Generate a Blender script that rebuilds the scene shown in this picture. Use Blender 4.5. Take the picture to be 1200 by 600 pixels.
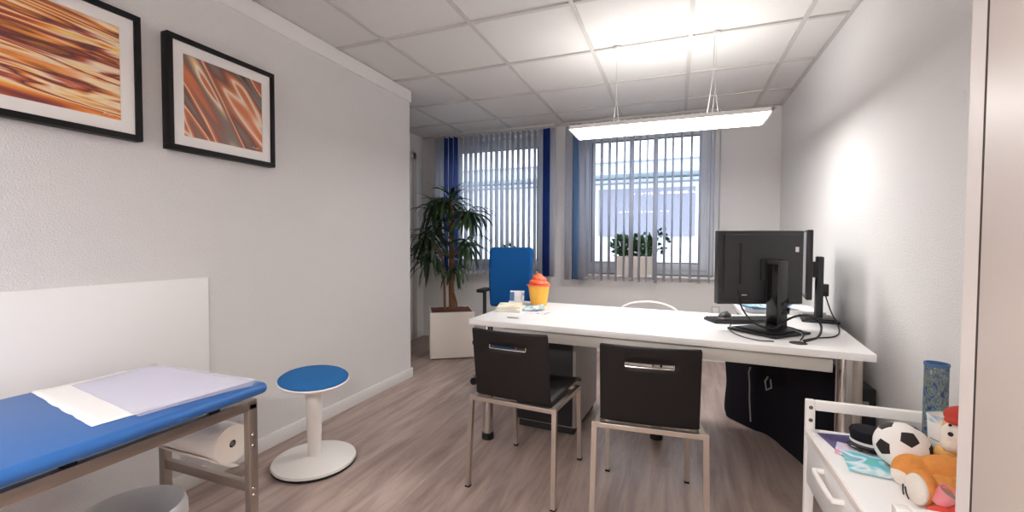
import bpy, bmesh, math, random
from mathutils import Vector, Matrix, noise
rnd = random.Random(7)
PI = math.pi
R = math.radians
sc = bpy.context.scene
for o in list(bpy.data.objects):
    bpy.data.objects.remove(o)
COL = sc.collection

# ------------------------------------------------------------------ camera
CAMH = 1.18
yaw, pit, rol = -0.362088642, 0.0307195284, -0.00351174602
fw = Vector((math.sin(yaw) * math.cos(pit), math.cos(yaw) * math.cos(pit), -math.sin(pit)))
rt = Vector((math.cos(yaw), -math.sin(yaw), 0))
dn = fw.cross(rt)
r2 = rt * math.cos(rol) + dn * math.sin(rol)
d2 = -rt * math.sin(rol) + dn * math.cos(rol)
cam = bpy.data.cameras.new('camera')
cam.sensor_width = 36
cam.lens = 509.39 * 36 / 1200
cam.clip_start = 0.02
co = bpy.data.objects.new('camera', cam)
COL.objects.link(co)
co.matrix_world = Matrix(((r2.x, -d2.x, -fw.x, 0), (r2.y, -d2.y, -fw.y, 0), (r2.z, -d2.z, -fw.z, CAMH), (0, 0, 0, 1)))
sc.camera = co

# ------------------------------------------------------------------ world, exposure
LAMP_DOWN, LAMP_UP = 7.6, 4.5
FILL_DOWN, FILL_UP = 17.5, 21.0
LAMP_COL = (1.0, 0.98, 0.955)
w = bpy.data.worlds.new('overcast_sky')
sc.world = w
w.use_nodes = True
wb = w.node_tree.nodes['Background']
wb.inputs[0].default_value = (0.86, 0.93, 1.0, 1)
wb.inputs[1].default_value = 1.25
sc.view_settings.view_transform = 'Standard'
sc.view_settings.look = 'None'
sc.view_settings.gamma = 1
sc.view_settings.use_curve_mapping = False
sc.view_settings.exposure = 1.64
sc.cycles.max_bounces = 10
sc.cycles.diffuse_bounces = 6
sc.cycles.transparent_max_bounces = 12
sc.cycles.use_denoising = True
sc.cycles.sample_clamp_indirect = 6


# ------------------------------------------------------------------ material helpers
def srgb(r, g, b):
    f = lambda c: (c / 255 / 12.92) if c / 255 <= 0.04045 else ((c / 255 + 0.055) / 1.055) ** 2.4
    return (f(r), f(g), f(b), 1)


def mat(name, col, rough=0.5, metal=0.0, bump=0, bscale=100, spec=0.5, vary=0.0, vscale=8, trans=0.0, coat=0.0, stretch=None):
    m = bpy.data.materials.new(name)
    m.use_nodes = True
    nt = m.node_tree
    b = nt.nodes['Principled BSDF']
    b.inputs['Base Color'].default_value = col
    b.inputs['Roughness'].default_value = rough
    b.inputs['Metallic'].default_value = metal
    b.inputs['Specular IOR Level'].default_value = spec
    b.inputs['Transmission Weight'].default_value = trans
    b.inputs['Coat Weight'].default_value = coat
    tc = nt.nodes.new('ShaderNodeTexCoord')
    src = tc.outputs['Object']
    if stretch:
        mp = nt.nodes.new('ShaderNodeMapping')
        mp.inputs['Scale'].default_value = stretch
        nt.links.new(src, mp.inputs[0])
        src = mp.outputs[0]
    if vary:
        n = nt.nodes.new('ShaderNodeTexNoise')
        n.inputs['Scale'].default_value = vscale
        n.inputs['Detail'].default_value = 5
        nt.links.new(src, n.inputs['Vector'])
        h = nt.nodes.new('ShaderNodeMixRGB')
        h.inputs[1].default_value = tuple(c * (1 - vary) for c in col[:3]) + (1,)
        h.inputs[2].default_value = tuple(min(1, c * (1 + vary)) for c in col[:3]) + (1,)
        nt.links.new(n.outputs[0], h.inputs[0])
        nt.links.new(h.outputs[0], b.inputs['Base Color'])
    if bump:
        n = nt.nodes.new('ShaderNodeTexNoise')
        n.inputs['Scale'].default_value = bscale
        n.inputs['Detail'].default_value = 3
        nt.links.new(src, n.inputs['Vector'])
        bp = nt.nodes.new('ShaderNodeBump')
        bp.inputs['Strength'].default_value = bump
        bp.inputs['Distance'].default_value = 0.004
        nt.links.new(n.outputs[0], bp.inputs['Height'])
        nt.links.new(bp.outputs[0], b.inputs['Normal'])
    return m


def emit(name, col, s):
    m = bpy.data.materials.new(name)
    m.use_nodes = True
    b = m.node_tree.nodes['Principled BSDF']
    b.inputs['Base Color'].default_value = (0.8, 0.8, 0.8, 1)
    b.inputs['Emission Color'].default_value = tuple(col) + (1,)
    b.inputs['Emission Strength'].default_value = s
    return m


def ramp_mat(name, stops, scale, rotz=0, dist=1.2, rough=0.5, axes='yz', detail=2.5, thin=None):
    """streaked abstract print: stretched noise through a ramp"""
    m = bpy.data.materials.new(name)
    m.use_nodes = True
    nt = m.node_tree
    b = nt.nodes['Principled BSDF']
    b.inputs['Roughness'].default_value = rough
    tc = nt.nodes.new('ShaderNodeTexCoord')
    mp0 = nt.nodes.new('ShaderNodeMapping')
    mp0.inputs['Rotation'].default_value = (rotz, 0, 0)
    nt.links.new(tc.outputs['Object'], mp0.inputs[0])
    mp = nt.nodes.new('ShaderNodeMapping')
    mp.inputs['Scale'].default_value = scale
    nt.links.new(mp0.outputs[0], mp.inputs[0])
    n = nt.nodes.new('ShaderNodeTexNoise')
    n.inputs['Scale'].default_value = 1
    n.inputs['Detail'].default_value = detail
    n.inputs['Distortion'].default_value = dist
    nt.links.new(mp.outputs[0], n.inputs['Vector'])
    r = nt.nodes.new('ShaderNodeValToRGB')
    els = r.color_ramp.elements
    els[0].position, els[0].color = stops[0]
    els[1].position, els[1].color = stops[-1]
    for p, c in stops[1:-1]:
        e = els.new(p)
        e.color = c
    nt.links.new(n.outputs[0], r.inputs[0])
    nt.links.new(r.outputs[0], b.inputs['Base Color'])
    return m


M = {}
M['wall'] = mat('woodchip_wall', srgb(230, 228, 227), 0.85, bump=0.9, bscale=160, spec=0.2)
M['wall_grey'] = mat('grey_woodchip_wall', srgb(223, 221, 220), 0.85, bump=0.9, bscale=160, spec=0.2)
M['tile'] = mat('mineral_tile', srgb(219, 216, 213), 0.9, bump=0.3, bscale=180, spec=0.1, vary=0.06, vscale=220)
M['grid'] = mat('ceiling_grid', srgb(196, 192, 188), 0.6)
M['white_trim'] = mat('white_trim', srgb(236, 234, 232), 0.45)
M['white_lam'] = mat('white_laminate', srgb(243, 241, 240), 0.32, vary=0.01, vscale=3)
M['panel_white'] = mat('white_panel', srgb(246, 245, 244), 0.4)
M['cream'] = mat('cream_planter', srgb(240, 232, 222), 0.45, vary=0.015)
M['warm_white'] = mat('warm_white_melamine', srgb(226, 213, 204), 0.42, vary=0.01)
M['pale_edge'] = mat('pale_edge_band', srgb(240, 232, 227), 0.4)
M['dark_gap'] = mat('gap_shade_dark', srgb(70, 56, 50), 0.7)  # painted shade for the gaps at the wardrobe doors
M['apron'] = mat('silver_grey_beam', srgb(205, 200, 192), 0.4, metal=0.25, vary=0.03, stretch=(2, 60, 60))
M['chrome'] = mat('chrome', srgb(205, 200, 196), 0.16, metal=1.0, vary=0.02)
M['satin'] = mat('satin_nickel_tube', srgb(196, 186, 176), 0.3, metal=0.9, vary=0.04, vscale=30)
M['steel'] = mat('brushed_steel_frame', srgb(168, 156, 147), 0.36, metal=0.8, vary=0.05, stretch=(3, 80, 80))
M['blackwood'] = mat('dark_wenge_laminate', srgb(19, 14, 14), 0.5, spec=0.35, vary=0.25, stretch=(40, 40, 3), bump=0.05, bscale=60)
M['black'] = mat('black_plastic', srgb(30, 30, 32), 0.4, vary=0.06, vscale=200)
M['black_gloss'] = mat('glossy_black_plastic', srgb(16, 15, 18), 0.14, vary=0.02)
M['blackgrey'] = mat('matte_black_case', srgb(48, 48, 50), 0.5, vary=0.06, bump=0.06, bscale=400)
M['black_cloth'] = mat('black_fabric', srgb(24, 23, 30), 0.9, bump=0.5, bscale=300, spec=0.2, vary=0.2)
M['rubber'] = mat('black_rubber', srgb(22, 22, 22), 0.75, vary=0.05)
M['blue_fabric'] = mat('blue_upholstery_fabric', srgb(14, 80, 144), 0.85, bump=0.35, bscale=500, spec=0.2, vary=0.12, vscale=120)
M['blue_stool'] = mat('blue_felt_seat', srgb(44, 108, 170), 0.9, bump=0.3, bscale=400, spec=0.2, vary=0.12, vscale=150)
M['blue_vinyl'] = mat('blue_vinyl', srgb(48, 106, 178), 0.4, bump=0.12, bscale=260, vary=0.05, vscale=40)
M['stool_white'] = mat('white_stool_plastic', srgb(242, 239, 235), 0.35, vary=0.01)
M['paper'] = mat('white_paper', srgb(244, 243, 243), 0.75, bump=0.05, bscale=30)
M['tissue'] = mat('paper_roll_tissue', srgb(238, 232, 224), 0.85, bump=0.2, bscale=60)
M['bin_liner'] = mat('grey_plastic_bin', srgb(205, 204, 204), 0.45, bump=0.1, bscale=25, vary=0.05)
M['soil'] = mat('reddish_clay_granules', srgb(112, 58, 40), 0.9, bump=1.0, bscale=120, vary=0.35, vscale=90)
M['trunk'] = mat('bark', srgb(136, 96, 70), 0.85, bump=0.8, bscale=90, vary=0.3, stretch=(1, 1, 6))
M['leaf'] = mat('dark_green_leaf', srgb(48, 72, 42), 0.4, vary=0.45, vscale=9)
M['leaf2'] = mat('mid_green_leaf', srgb(52, 98, 44), 0.42, vary=0.35, vscale=25)
M['slat_grey'] = None
M['orange'] = mat('orange_swirl_plastic', srgb(240, 104, 66), 0.4, vary=0.05)
M['yellow'] = mat('yellow_plastic_cup', srgb(252, 186, 70), 0.4, vary=0.04)
M['plush_orange'] = mat('orange_plush', srgb(228, 152, 82), 0.95, bump=0.9, bscale=260, spec=0.1, vary=0.12, vscale=60)
M['plush_white'] = mat('white_plush', srgb(240, 232, 222), 0.95, bump=0.8, bscale=260, spec=0.1, vary=0.05)
M['plush_tan'] = mat('tan_plush', srgb(236, 184, 112), 0.95, bump=0.9, bscale=240, spec=0.1, vary=0.12, vscale=60)
M['plush_red'] = mat('red_plush', srgb(186, 60, 44), 0.95, bump=0.6, bscale=240, vary=0.1)
M['pink'] = mat('pink_plastic', srgb(242, 150, 158), 0.3, vary=0.04)
M['coral'] = mat('coral_red_plush', srgb(236, 84, 70), 0.8, vary=0.1)
M['ball_white'] = mat('white_ball_cloth', srgb(240, 235, 230), 0.7, bump=0.2, bscale=200, vary=0.02)
M['ball_black'] = mat('black_ball_cloth', srgb(34, 27, 28), 0.7, bump=0.2, bscale=200, vary=0.05)
M['purple'] = mat('purple_card', srgb(84, 72, 122), 0.6, vary=0.08)
M['skyblue'] = mat('blue_binder', srgb(64, 104, 150), 0.5, vary=0.1, vscale=40)
M['grey_side'] = mat('grey_pedestal_side', srgb(166, 160, 157), 0.5, vary=0.02)
M['charcoal'] = mat('charcoal_pedestal', srgb(40, 38, 42), 0.55, vary=0.05)
M['facade'] = mat('pale_rendered_facade', srgb(235, 240, 245), 0.9, vary=0.02, vscale=2)
M['facade_band'] = mat('pale_blue_cladding', srgb(198, 214, 224), 0.8, vary=0.03, vscale=3)
M['facade_grey'] = mat('grey_roller_door', srgb(150, 152, 170), 0.8, vary=0.04, vscale=4)
M['frame_pvc'] = mat('white_window_pvc', srgb(226, 230, 238), 0.4, vary=0.01)
M['seal'] = mat('dark_window_seal', srgb(58, 64, 76), 0.6)
M['frame_black'] = mat('black_picture_frame', srgb(18, 15, 18), 0.5, spec=0.3, vary=0.05)
M['mount'] = mat('white_passepartout', srgb(243, 240, 238), 0.8, vary=0.01)
M['cable'] = mat('black_cable', srgb(26, 26, 28), 0.5, vary=0.03)
M['grey_cable'] = mat('pale_grey_cable', srgb(190, 188, 186), 0.5, vary=0.03)
M['red_cable'] = mat('red_cable', srgb(150, 52, 38), 0.5, vary=0.05)
M['screw'] = mat('screw_steel', srgb(110, 106, 104), 0.4, metal=0.9)
M['screen'] = mat('dark_glossy_screen', srgb(58, 70, 92), 0.08, spec=0.9, coat=0.6, vary=0.02)
M['asphalt'] = mat('asphalt', srgb(150, 150, 152), 0.9, vary=0.1, bump=0.3, bscale=60)
M['diffuser'] = emit('lamp_diffuser', LAMP_COL, LAMP_DOWN)
M['uplight'] = emit('lamp_uplight', LAMP_COL, LAMP_UP)
M['diffuser_fill'] = emit('fill_lamp_diffuser', LAMP_COL, FILL_DOWN)
M['uplight_fill'] = emit('fill_lamp_uplight', LAMP_COL, FILL_UP)


def slat_mat(name, col, tr=0.35):
    m = bpy.data.materials.new(name)
    m.use_nodes = True
    nt = m.node_tree
    b = nt.nodes['Principled BSDF']
    b.inputs['Roughness'].default_value = 0.8
    b.inputs['Base Color'].default_value = col
    t = nt.nodes.new('ShaderNodeBsdfTranslucent')
    t.inputs[0].default_value = col
    wv = nt.nodes.new('ShaderNodeTexWave')
    wv.inputs['Scale'].default_value = 120
    tc = nt.nodes.new('ShaderNodeTexCoord')
    nt.links.new(tc.outputs['Object'], wv.inputs['Vector'])
    bp = nt.nodes.new('ShaderNodeBump')
    bp.inputs['Strength'].default_value = 0.1
    bp.inputs['Distance'].default_value = 0.001
    nt.links.new(wv.outputs['Fac'], bp.inputs['Height'])
    nt.links.new(bp.outputs[0], b.inputs['Normal'])
    mx = nt.nodes.new('ShaderNodeMixShader')
    mx.inputs[0].default_value = tr
    out = nt.nodes['Material Output']
    nt.links.new(b.outputs[0], mx.inputs[1])
    nt.links.new(t.outputs[0], mx.inputs[2])
    nt.links.new(mx.outputs[0], out.inputs[0])
    return m


M['slat_grey'] = slat_mat('grey_blind_fabric', srgb(226, 228, 236), 0.52)
M['slat_navy'] = slat_mat('navy_blind_fabric', srgb(12, 56, 140), 0.2)
M['slat_lit_blue'] = slat_mat('lit_blue_blind_fabric', srgb(120, 160, 205), 0.3)  # blue fabric painted lighter, as if lit from the window reveal
M['slat_tip'] = slat_mat('blue_blind_hem', srgb(20, 84, 160), 0.1)


def glass_mat(name, col=(0.97, 0.985, 1, 1), gloss=0.08, rough=0.02, fres=0.5):
    m = bpy.data.materials.new(name)
    m.use_nodes = True
    nt = m.node_tree
    nt.nodes.remove(nt.nodes['Principled BSDF'])
    t = nt.nodes.new('ShaderNodeBsdfTransparent')
    t.inputs[0].default_value = col
    g = nt.nodes.new('ShaderNodeBsdfGlossy')
    g.inputs['Roughness'].default_value = rough
    lw = nt.nodes.new('ShaderNodeLayerWeight')
    lw.inputs[0].default_value = 0.25
    mul = nt.nodes.new('ShaderNodeMath')
    mul.operation = 'MULTIPLY_ADD'
    mul.inputs[1].default_value = fres
    mul.inputs[2].default_value = gloss
    nt.links.new(lw.outputs['Fresnel'], mul.inputs[0])
    mx = nt.nodes.new('ShaderNodeMixShader')
    nt.links.new(mul.outputs[0], mx.inputs[0])
    nt.links.new(t.outputs[0], mx.inputs[1])
    nt.links.new(g.outputs[0], mx.inputs[2])
    nt.links.new(mx.outputs[0], nt.nodes['Material Output'].inputs[0])
    return m


M['glass'] = glass_mat('window_glass', gloss=0.015)
M['picture_glass'] = glass_mat('picture_glass', (1, 1, 1, 1), gloss=0.0, fres=0.12)


def plastic_sheet():
    m = bpy.data.materials.new('clear_plastic_film')
    m.use_nodes = True
    nt = m.node_tree
    b = nt.nodes['Principled BSDF']
    b.inputs['Base Color'].default_value = srgb(244, 244, 250)
    b.inputs['Roughness'].default_value = 0.22
    t = nt.nodes.new('ShaderNodeBsdfTransparent')
    t.inputs[0].default_value = (0.95, 0.95, 1, 1)
    mx = nt.nodes.new('ShaderNodeMixShader')
    mx.inputs[0].default_value = 0.26
    nt.links.new(t.outputs[0], mx.inputs[1])
    nt.links.new(b.outputs[0], mx.inputs[2])
    nt.links.new(mx.outputs[0], nt.nodes['Material Output'].inputs[0])
    return m


M['film'] = plastic_sheet()


def floor_mat():
    m = bpy.data.materials.new('grey_oak_vinyl_planks')
    m.use_nodes = True
    nt = m.node_tree
    b = nt.nodes['Principled BSDF']
    tc = nt.nodes.new('ShaderNodeTexCoord')
    mp = nt.nodes.new('ShaderNodeMapping')
    mp.inputs['Rotation'].default_value = (0, 0, PI / 2)
    nt.links.new(tc.outputs['Object'], mp.inputs[0])
    br = nt.nodes.new('ShaderNodeTexBrick')
    br.inputs['Scale'].default_value = 1
    br.inputs['Brick Width'].default_value = 1.2
    br.inputs['Row Height'].default_value = 0.155
    br.inputs['Mortar Size'].default_value = 0.0012
    br.inputs['Mortar Smooth'].default_value = 0.5
    br.offset = 0.37
    br.inputs['Color1'].default_value = srgb(188, 166, 155)
    br.inputs['Color2'].default_value = srgb(168, 147, 139)
    br.inputs['Mortar'].default_value = srgb(158, 140, 136)
    nt.links.new(mp.outputs[0], br.inputs['Vector'])
    mp2 = nt.nodes.new('ShaderNodeMapping')
    mp2.inputs['Scale'].default_value = (9, 0.9, 1)
    nt.links.new(tc.outputs['Object'], mp2.inputs[0])
    n = nt.nodes.new('ShaderNodeTexNoise')
    n.inputs['Scale'].default_value = 1.6
    n.inputs['Detail'].default_value = 7
    n.inputs['Roughness'].default_value = 0.62
    n.inputs['Distortion'].default_value = 0.6
    nt.links.new(mp2.outputs[0], n.inputs['Vector'])
    r = nt.nodes.new('ShaderNodeValToRGB')
    r.color_ramp.elements[0].position = 0.33
    r.color_ramp.elements[0].color = srgb(124, 103, 95)
    r.color_ramp.elements[1].position = 0.68
    r.color_ramp.elements[1].color = srgb(206, 187, 178)
    nt.links.new(n.outputs[0], r.inputs[0])
    mx = nt.nodes.new('ShaderNodeMixRGB')
    mx.inputs[0].default_value = 0.6
    nt.links.new(br.outputs[0], mx.inputs[1])
    nt.links.new(r.outputs[0], mx.inputs[2])
    nt.links.new(mx.outputs[0], b.inputs['Base Color'])
    b.inputs['Roughness'].default_value = 0.38
    b.inputs['Specular IOR Level'].default_value = 0.45
    bp = nt.nodes.new('ShaderNodeBump')
    bp.inputs['Strength'].default_value = 0.12
    bp.inputs['Distance'].default_value = 0.002
    nt.links.new(n.outputs[0], bp.inputs['Height'])
    nt.links.new(bp.outputs[0], b.inputs['Normal'])
    return m


M['floor'] = floor_mat()
s_ = srgb
M['art_flame'] = ramp_mat('flame_streak_print', [
    (0.25, s_(110, 56, 60)), (0.33, s_(176, 80, 60)), (0.38, s_(238, 140, 62)), (0.415, s_(252, 214, 130)), (0.44, s_(250, 236, 210)), (0.47, s_(200, 96, 62)),
    (0.50, s_(104, 58, 62)), (0.53, s_(240, 150, 66)), (0.575, s_(250, 236, 206)), (0.61, s_(250, 214, 150)), (0.65, s_(200, 96, 60)), (0.70, s_(248, 196, 84)), (0.8, s_(120, 54, 54))],
    (1, 1.5, 16), rotz=R(4), dist=0.6, detail=3.4)
M['art_diag'] = ramp_mat('diagonal_streak_print', [
    (0.28, s_(96, 58, 54)), (0.37, s_(140, 130, 118)), (0.44, s_(128, 80, 68)), (0.475, s_(214, 130, 84)), (0.49, s_(250, 236, 216)), (0.505, s_(222, 128, 78)),
    (0.55, s_(150, 98, 84)), (0.59, s_(138, 130, 120)), (0.625, s_(236, 190, 136)), (0.64, s_(252, 244, 238)), (0.66, s_(216, 126, 76)), (0.75, s_(132, 76, 66))],
    (1, 1.5, 7.5), rotz=R(52), dist=0.35, detail=1.6)
M['wave_print'] = ramp_mat('blue_gold_swirl_print', [
    (0.32, s_(40, 48, 96)), (0.42, s_(58, 96, 150)), (0.47, s_(84, 92, 110)), (0.51, s_(150, 150, 96)), (0.55, s_(92, 132, 140)), (0.60, s_(70, 78, 116)), (0.70, s_(160, 184, 176))],
    (38, 38, 26), dist=3.0, detail=3)
M['leaflet'] = ramp_mat('teal_leaflet_print', [
    (0.35, s_(60, 140, 150)), (0.45, s_(160, 206, 214)), (0.52, s_(238, 240, 240)), (0.6, s_(120, 170, 196)), (0.7, s_(236, 230, 200))], (12, 8, 12), dist=1, detail=1)
M['leaflet_pink'] = ramp_mat('pale_leaflet_print', [
    (0.35, s_(226, 206, 206)), (0.48, s_(240, 238, 240)), (0.6, s_(190, 186, 216)), (0.7, s_(120, 120, 130))], (30, 14, 12), dist=0.6, detail=1)
M['yellow_book'] = ramp_mat('cream_booklet_cover', [
    (0.3, s_(232, 220, 178)), (0.5, s_(244, 238, 214)), (0.7, s_(206, 196, 160))], (14, 10, 10), dist=0.6, detail=1)
M['card_print'] = ramp_mat('photo_card_print', [
    (0.3, s_(90, 110, 140)), (0.42, s_(232, 234, 240)), (0.6, s_(246, 244, 244)), (0.75, s_(196, 190, 204))], (16, 10, 14), dist=0.8, detail=1)
M['child_print'] = ramp_mat('green_blue_picture_print', [
    (0.3, s_(120, 200, 150)), (0.45, s_(96, 196, 214)), (0.52, s_(236, 246, 248)), (0.6, s_(110, 180, 220)), (0.72, s_(150, 214, 160))], (9, 9, 9), dist=1.0, detail=1)
M['pastel'] = ramp_mat('pastel_picture_print', [
    (0.3, s_(232, 150, 180)), (0.45, s_(240, 236, 244)), (0.55, s_(190, 200, 226)), (0.7, s_(240, 190, 200))], (20, 20, 20), dist=0.6, detail=1)


# ------------------------------------------------------------------ mesh helpers
class MB:
    def __init__(s):
        s.bm = bmesh.new()

    def _xf(s, verts, mtx):
        if mtx is not None:
            bmesh.ops.transform(s.bm, matrix=mtx, verts=verts)

    def box(s, c, size, rot=None, bev=0.0, seg=2):
        g = bmesh.ops.create_cube(s.bm, size=1)
        vs = g['verts']
        bmesh.ops.scale(s.bm, vec=Vector(size), verts=vs)
        if bev:
            es = list({e for v in vs for e in v.link_edges})
            rr = bmesh.ops.bevel(s.bm, geom=es, offset=min(bev, min(size) * 0.49), segments=seg, profile=0.5, affect='EDGES')
            vs = list({v for f in rr['faces'] for v in f.verts} | {v for v in vs if v.is_valid})
        m = Matrix.Translation(Vector(c))
        if rot is not None:
            m = m @ rot
        s._xf(vs, m)
        return s

    def prism(s, pts, z0, z1, bev=0.0, mtx=None):
        lo = [s.bm.verts.new((p[0], p[1], z0)) for p in pts]
        hi = [s.bm.verts.new((p[0], p[1], z1)) for p in pts]
        n = len(pts)
        fs = [s.bm.faces.new(lo[::-1]), s.bm.faces.new(hi)]
        for i in range(n):
            fs.append(s.bm.faces.new((lo[i], lo[(i + 1) % n], hi[(i + 1) % n], hi[i])))
        vs = lo + hi
        if bev:
            es = list({e for f in fs for e in f.edges})
            rr = bmesh.ops.bevel(s.bm, geom=es, offset=bev, segments=2, profile=0.5, affect='EDGES')
            vs = list({v for f in rr['faces'] for v in f.verts} | {v for v in vs if v.is_valid})
        s._xf(vs, mtx)
        return s

    def tube(s, pts, r, seg=10, cap=True, square=False):
        pts = [Vector(p) for p in pts]
        rs = r if isinstance(r, (list, tuple)) else [r] * len(pts)
        rings = []
        up = Vector((0, 0, 1))
        prev = None
        n = 4 if square else seg
        for i, p in enumerate(pts):
            if i == 0:
                t = pts[1] - p
            elif i == len(pts) - 1:
                t = p - pts[i - 1]
            else:
                t = (pts[i + 1] - p).normalized() + (p - pts[i - 1]).normalized()
            t.normalize()
            if prev is None:
                a = up if abs(t.dot(up)) < 0.9 else Vector((1, 0, 0))
                u = t.cross(a).normalized()
            else:
                u = (prev - t * prev.dot(t)).normalized()
            prev = u
            v = t.cross(u)
            off = PI / 4 if square else 0
            k = math.sqrt(2) if square else 1
            rings.append([s.bm.verts.new(p + (u * math.cos(2 * PI * j / n + off) + v * math.sin(2 * PI * j / n + off)) * rs[i] * k) for j in range(n)])
        for a, b in zip(rings, rings[1:]):
            for j in range(n):
                s.bm.faces.new((a[j], a[(j + 1) % n], b[(j + 1) % n], b[j]))
        if cap:
            s.bm.faces.new(rings[0][::-1])
            s.bm.faces.new(rings[-1])
        return s

    def lathe(s, prof, c=(0, 0, 0), seg=32, mtx=None):
        rings = []
        allv = []
        for (r, z) in prof:
            if r < 1e-6:
                v = s.bm.verts.new((c[0], c[1], c[2] + z))
                rings.append([v])
                allv.append(v)
            else:
                ring = [s.bm.verts.new((c[0] + r * math.cos(2 * PI * j / seg), c[1] + r * math.sin(2 * PI * j / seg), c[2] + z)) for j in range(seg)]
                rings.append(ring)
                allv += ring
        for a, b in zip(rings, rings[1:]):
            for j in range(seg):
                k = (j + 1) % seg
                if len(a) == 1 and len(b) == 1:
                    continue
                if len(a) == 1:
                    s.bm.faces.new((a[0], b[k], b[j]))
                elif len(b) == 1:
                    s.bm.faces.new((a[j], a[k], b[0]))
                else:
                    s.bm.faces.new((a[j], a[k], b[k], b[j]))
        s._xf(allv, mtx)
        return s

    def sphere(s, c, r, scale=(1, 1, 1), rot=None, seg=20):
        g = bmesh.ops.create_uvsphere(s.bm, u_segments=seg, v_segments=max(8, seg // 2 + 2), radius=r)
        m = Matrix.Translation(Vector(c))
        if rot is not None:
            m = m @ rot
        m = m @ Matrix.Diagonal((scale[0], scale[1], scale[2], 1))
        s._xf(g['verts'], m)
        return s

    def grid(s, P, skip=()):
        """P[i][j] points -> quads, leaving out the cells in skip"""
        V = [[s.bm.verts.new(p) for p in row] for row in P]
        for i in range(len(P) - 1):
            for j in range(len(P[0]) - 1):
                if (i, j) in skip:
                    continue
                s.bm.faces.new((V[i][j], V[i][j + 1], V[i + 1][j + 1], V[i + 1][j]))
        return s

    def obj(s, name, m, parent=None, smooth=30, solid=0, subsurf=0, remesh=0):
        bmesh.ops.recalc_face_normals(s.bm, faces=s.bm.faces[:])
        me = bpy.data.meshes.new(name)
        s.bm.to_mesh(me)
        s.bm.free()
        ms = m if isinstance(m, (list, tuple)) else [m]
        for x in ms:
            me.materials.append(M[x] if isinstance(x, str) else x)
        o = bpy.data.objects.new(name, me)
        COL.objects.link(o)
        if parent is not None:
            o.parent = parent
        if smooth:
            for p in me.polygons:
                p.use_smooth = True
            if hasattr(me, 'set_sharp_from_angle'):
                me.set_sharp_from_angle(angle=R(smooth))
        if remesh:
            md = o.modifiers.new('remesh', 'REMESH')
            md.mode = 'VOXEL'
            md.voxel_size = remesh
            md.use_smooth_shade = True
            sm = o.modifiers.new('smooth', 'SMOOTH')
            sm.iterations = 4
        if solid:
            md = o.modifiers.new('solid', 'SOLIDIFY')
            md.thickness = solid
            md.offset = 0
        if subsurf:
            md = o.modifiers.new('sub', 'SUBSURF')
            md.levels = subsurf
            md.render_levels = subsurf
        return o


def RZ(d):
    return Matrix.Rotation(R(d), 4, 'Z')


def thing(name, label, cat, loc=(0, 0, 0), rz=0, group=None):
    o = bpy.data.objects.new(name, None)
    o.empty_display_size = 0.1
    COL.objects.link(o)
    o.location = loc
    o.rotation_euler = (0, 0, R(rz))
    o['label'] = label
    o['category'] = cat
    if group:
        o['group'] = group
    return o


def tag(o, label, cat, group=None, loc=None):
    o['label'] = label
    o['category'] = cat
    if group:
        o['group'] = group
    return o


def struct(o, label, cat):
    o['kind'] = 'structure'
    o['label'] = label
    o['category'] = cat
    return o


def recentre(o, c):
    """move a top-level mesh's origin to c without moving the mesh"""
    c = Vector(c)
    o.data.transform(Matrix.Translation(-c))
    o.location = c
    return o


def copy_tree(o, parent=None):
    c = o.copy()
    COL.objects.link(c)
    if parent is not None:
        c.parent = parent
    for ch in list(o.children):
        copy_tree(ch, c)
    return c


# ================================================================== ROOM
XL, XR, YB, YW, CZ = -2.17, 0.908, -2.2, 4.75, 2.48   # left wall, right wall, rear wall, window wall, ceiling
XA, YE = -3.0, 3.225                                     # alcove side wall, end of the left partition

struct(MB().box((-1.0, 1.4, -0.05), (4.4, 7.9, 0.1)).obj('floor', 'floor'), 'grey brown wood plank vinyl floor', 'floor')
ceil = struct(MB().box((-1.0, 1.3, CZ + 0.06), (4.4, 7.7, 0.1)).obj('ceiling', 'tile'), 'white suspended ceiling of square mineral tiles', 'ceiling')
g = MB()
for k in range(-3, 4):
    x = -0.5525 + 0.6155 * k
    if x < XR - .02:
        g.box((x, 1.3, CZ + 0.004), (0.024, 7.0, 0.012))
for k in range(-9, 3):
    y = 3.0 + 0.635 * k
    g.box((-1.0, y, CZ + 0.0045), (4.0, 0.024, 0.012))
g.box((XR - .008, 1.3, CZ + 0.002), (0.02, 7.0, 0.014)).box((-1.0, YW - .008, CZ + 0.002), (4.1, 0.02, 0.014))
g.obj('ceiling_grid', 'grid', ceil)

struct(MB().box((XL - 0.07, (YB + YE) / 2, CZ / 2 + .02), (0.14, YE - YB, CZ + .04)).obj('wall_left', 'wall_grey'), 'long grey woodchip wall on the left with framed pictures', 'wall')
struct(MB().box((XR + 0.07, (YB + YW) / 2 + .1, CZ / 2 + .02), (0.14, YW - YB + .4, CZ + .04)).obj('wall_right', 'wall'), 'white woodchip wall on the right behind the desk', 'wall')
struct(MB().box((-1.0, YB - 0.07, CZ / 2 + .02), (4.3, 0.14, CZ + .04)).obj('wall_rear', 'wall'), 'plain white wall behind the viewer', 'wall')
struct(MB().box((XA - 0.07, (YB + YW) / 2, CZ / 2 + .02), (0.14, YW - YB, CZ + .04)).obj('wall_alcove', 'wall'), 'white side wall of the recess behind the tall plant', 'wall')
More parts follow.
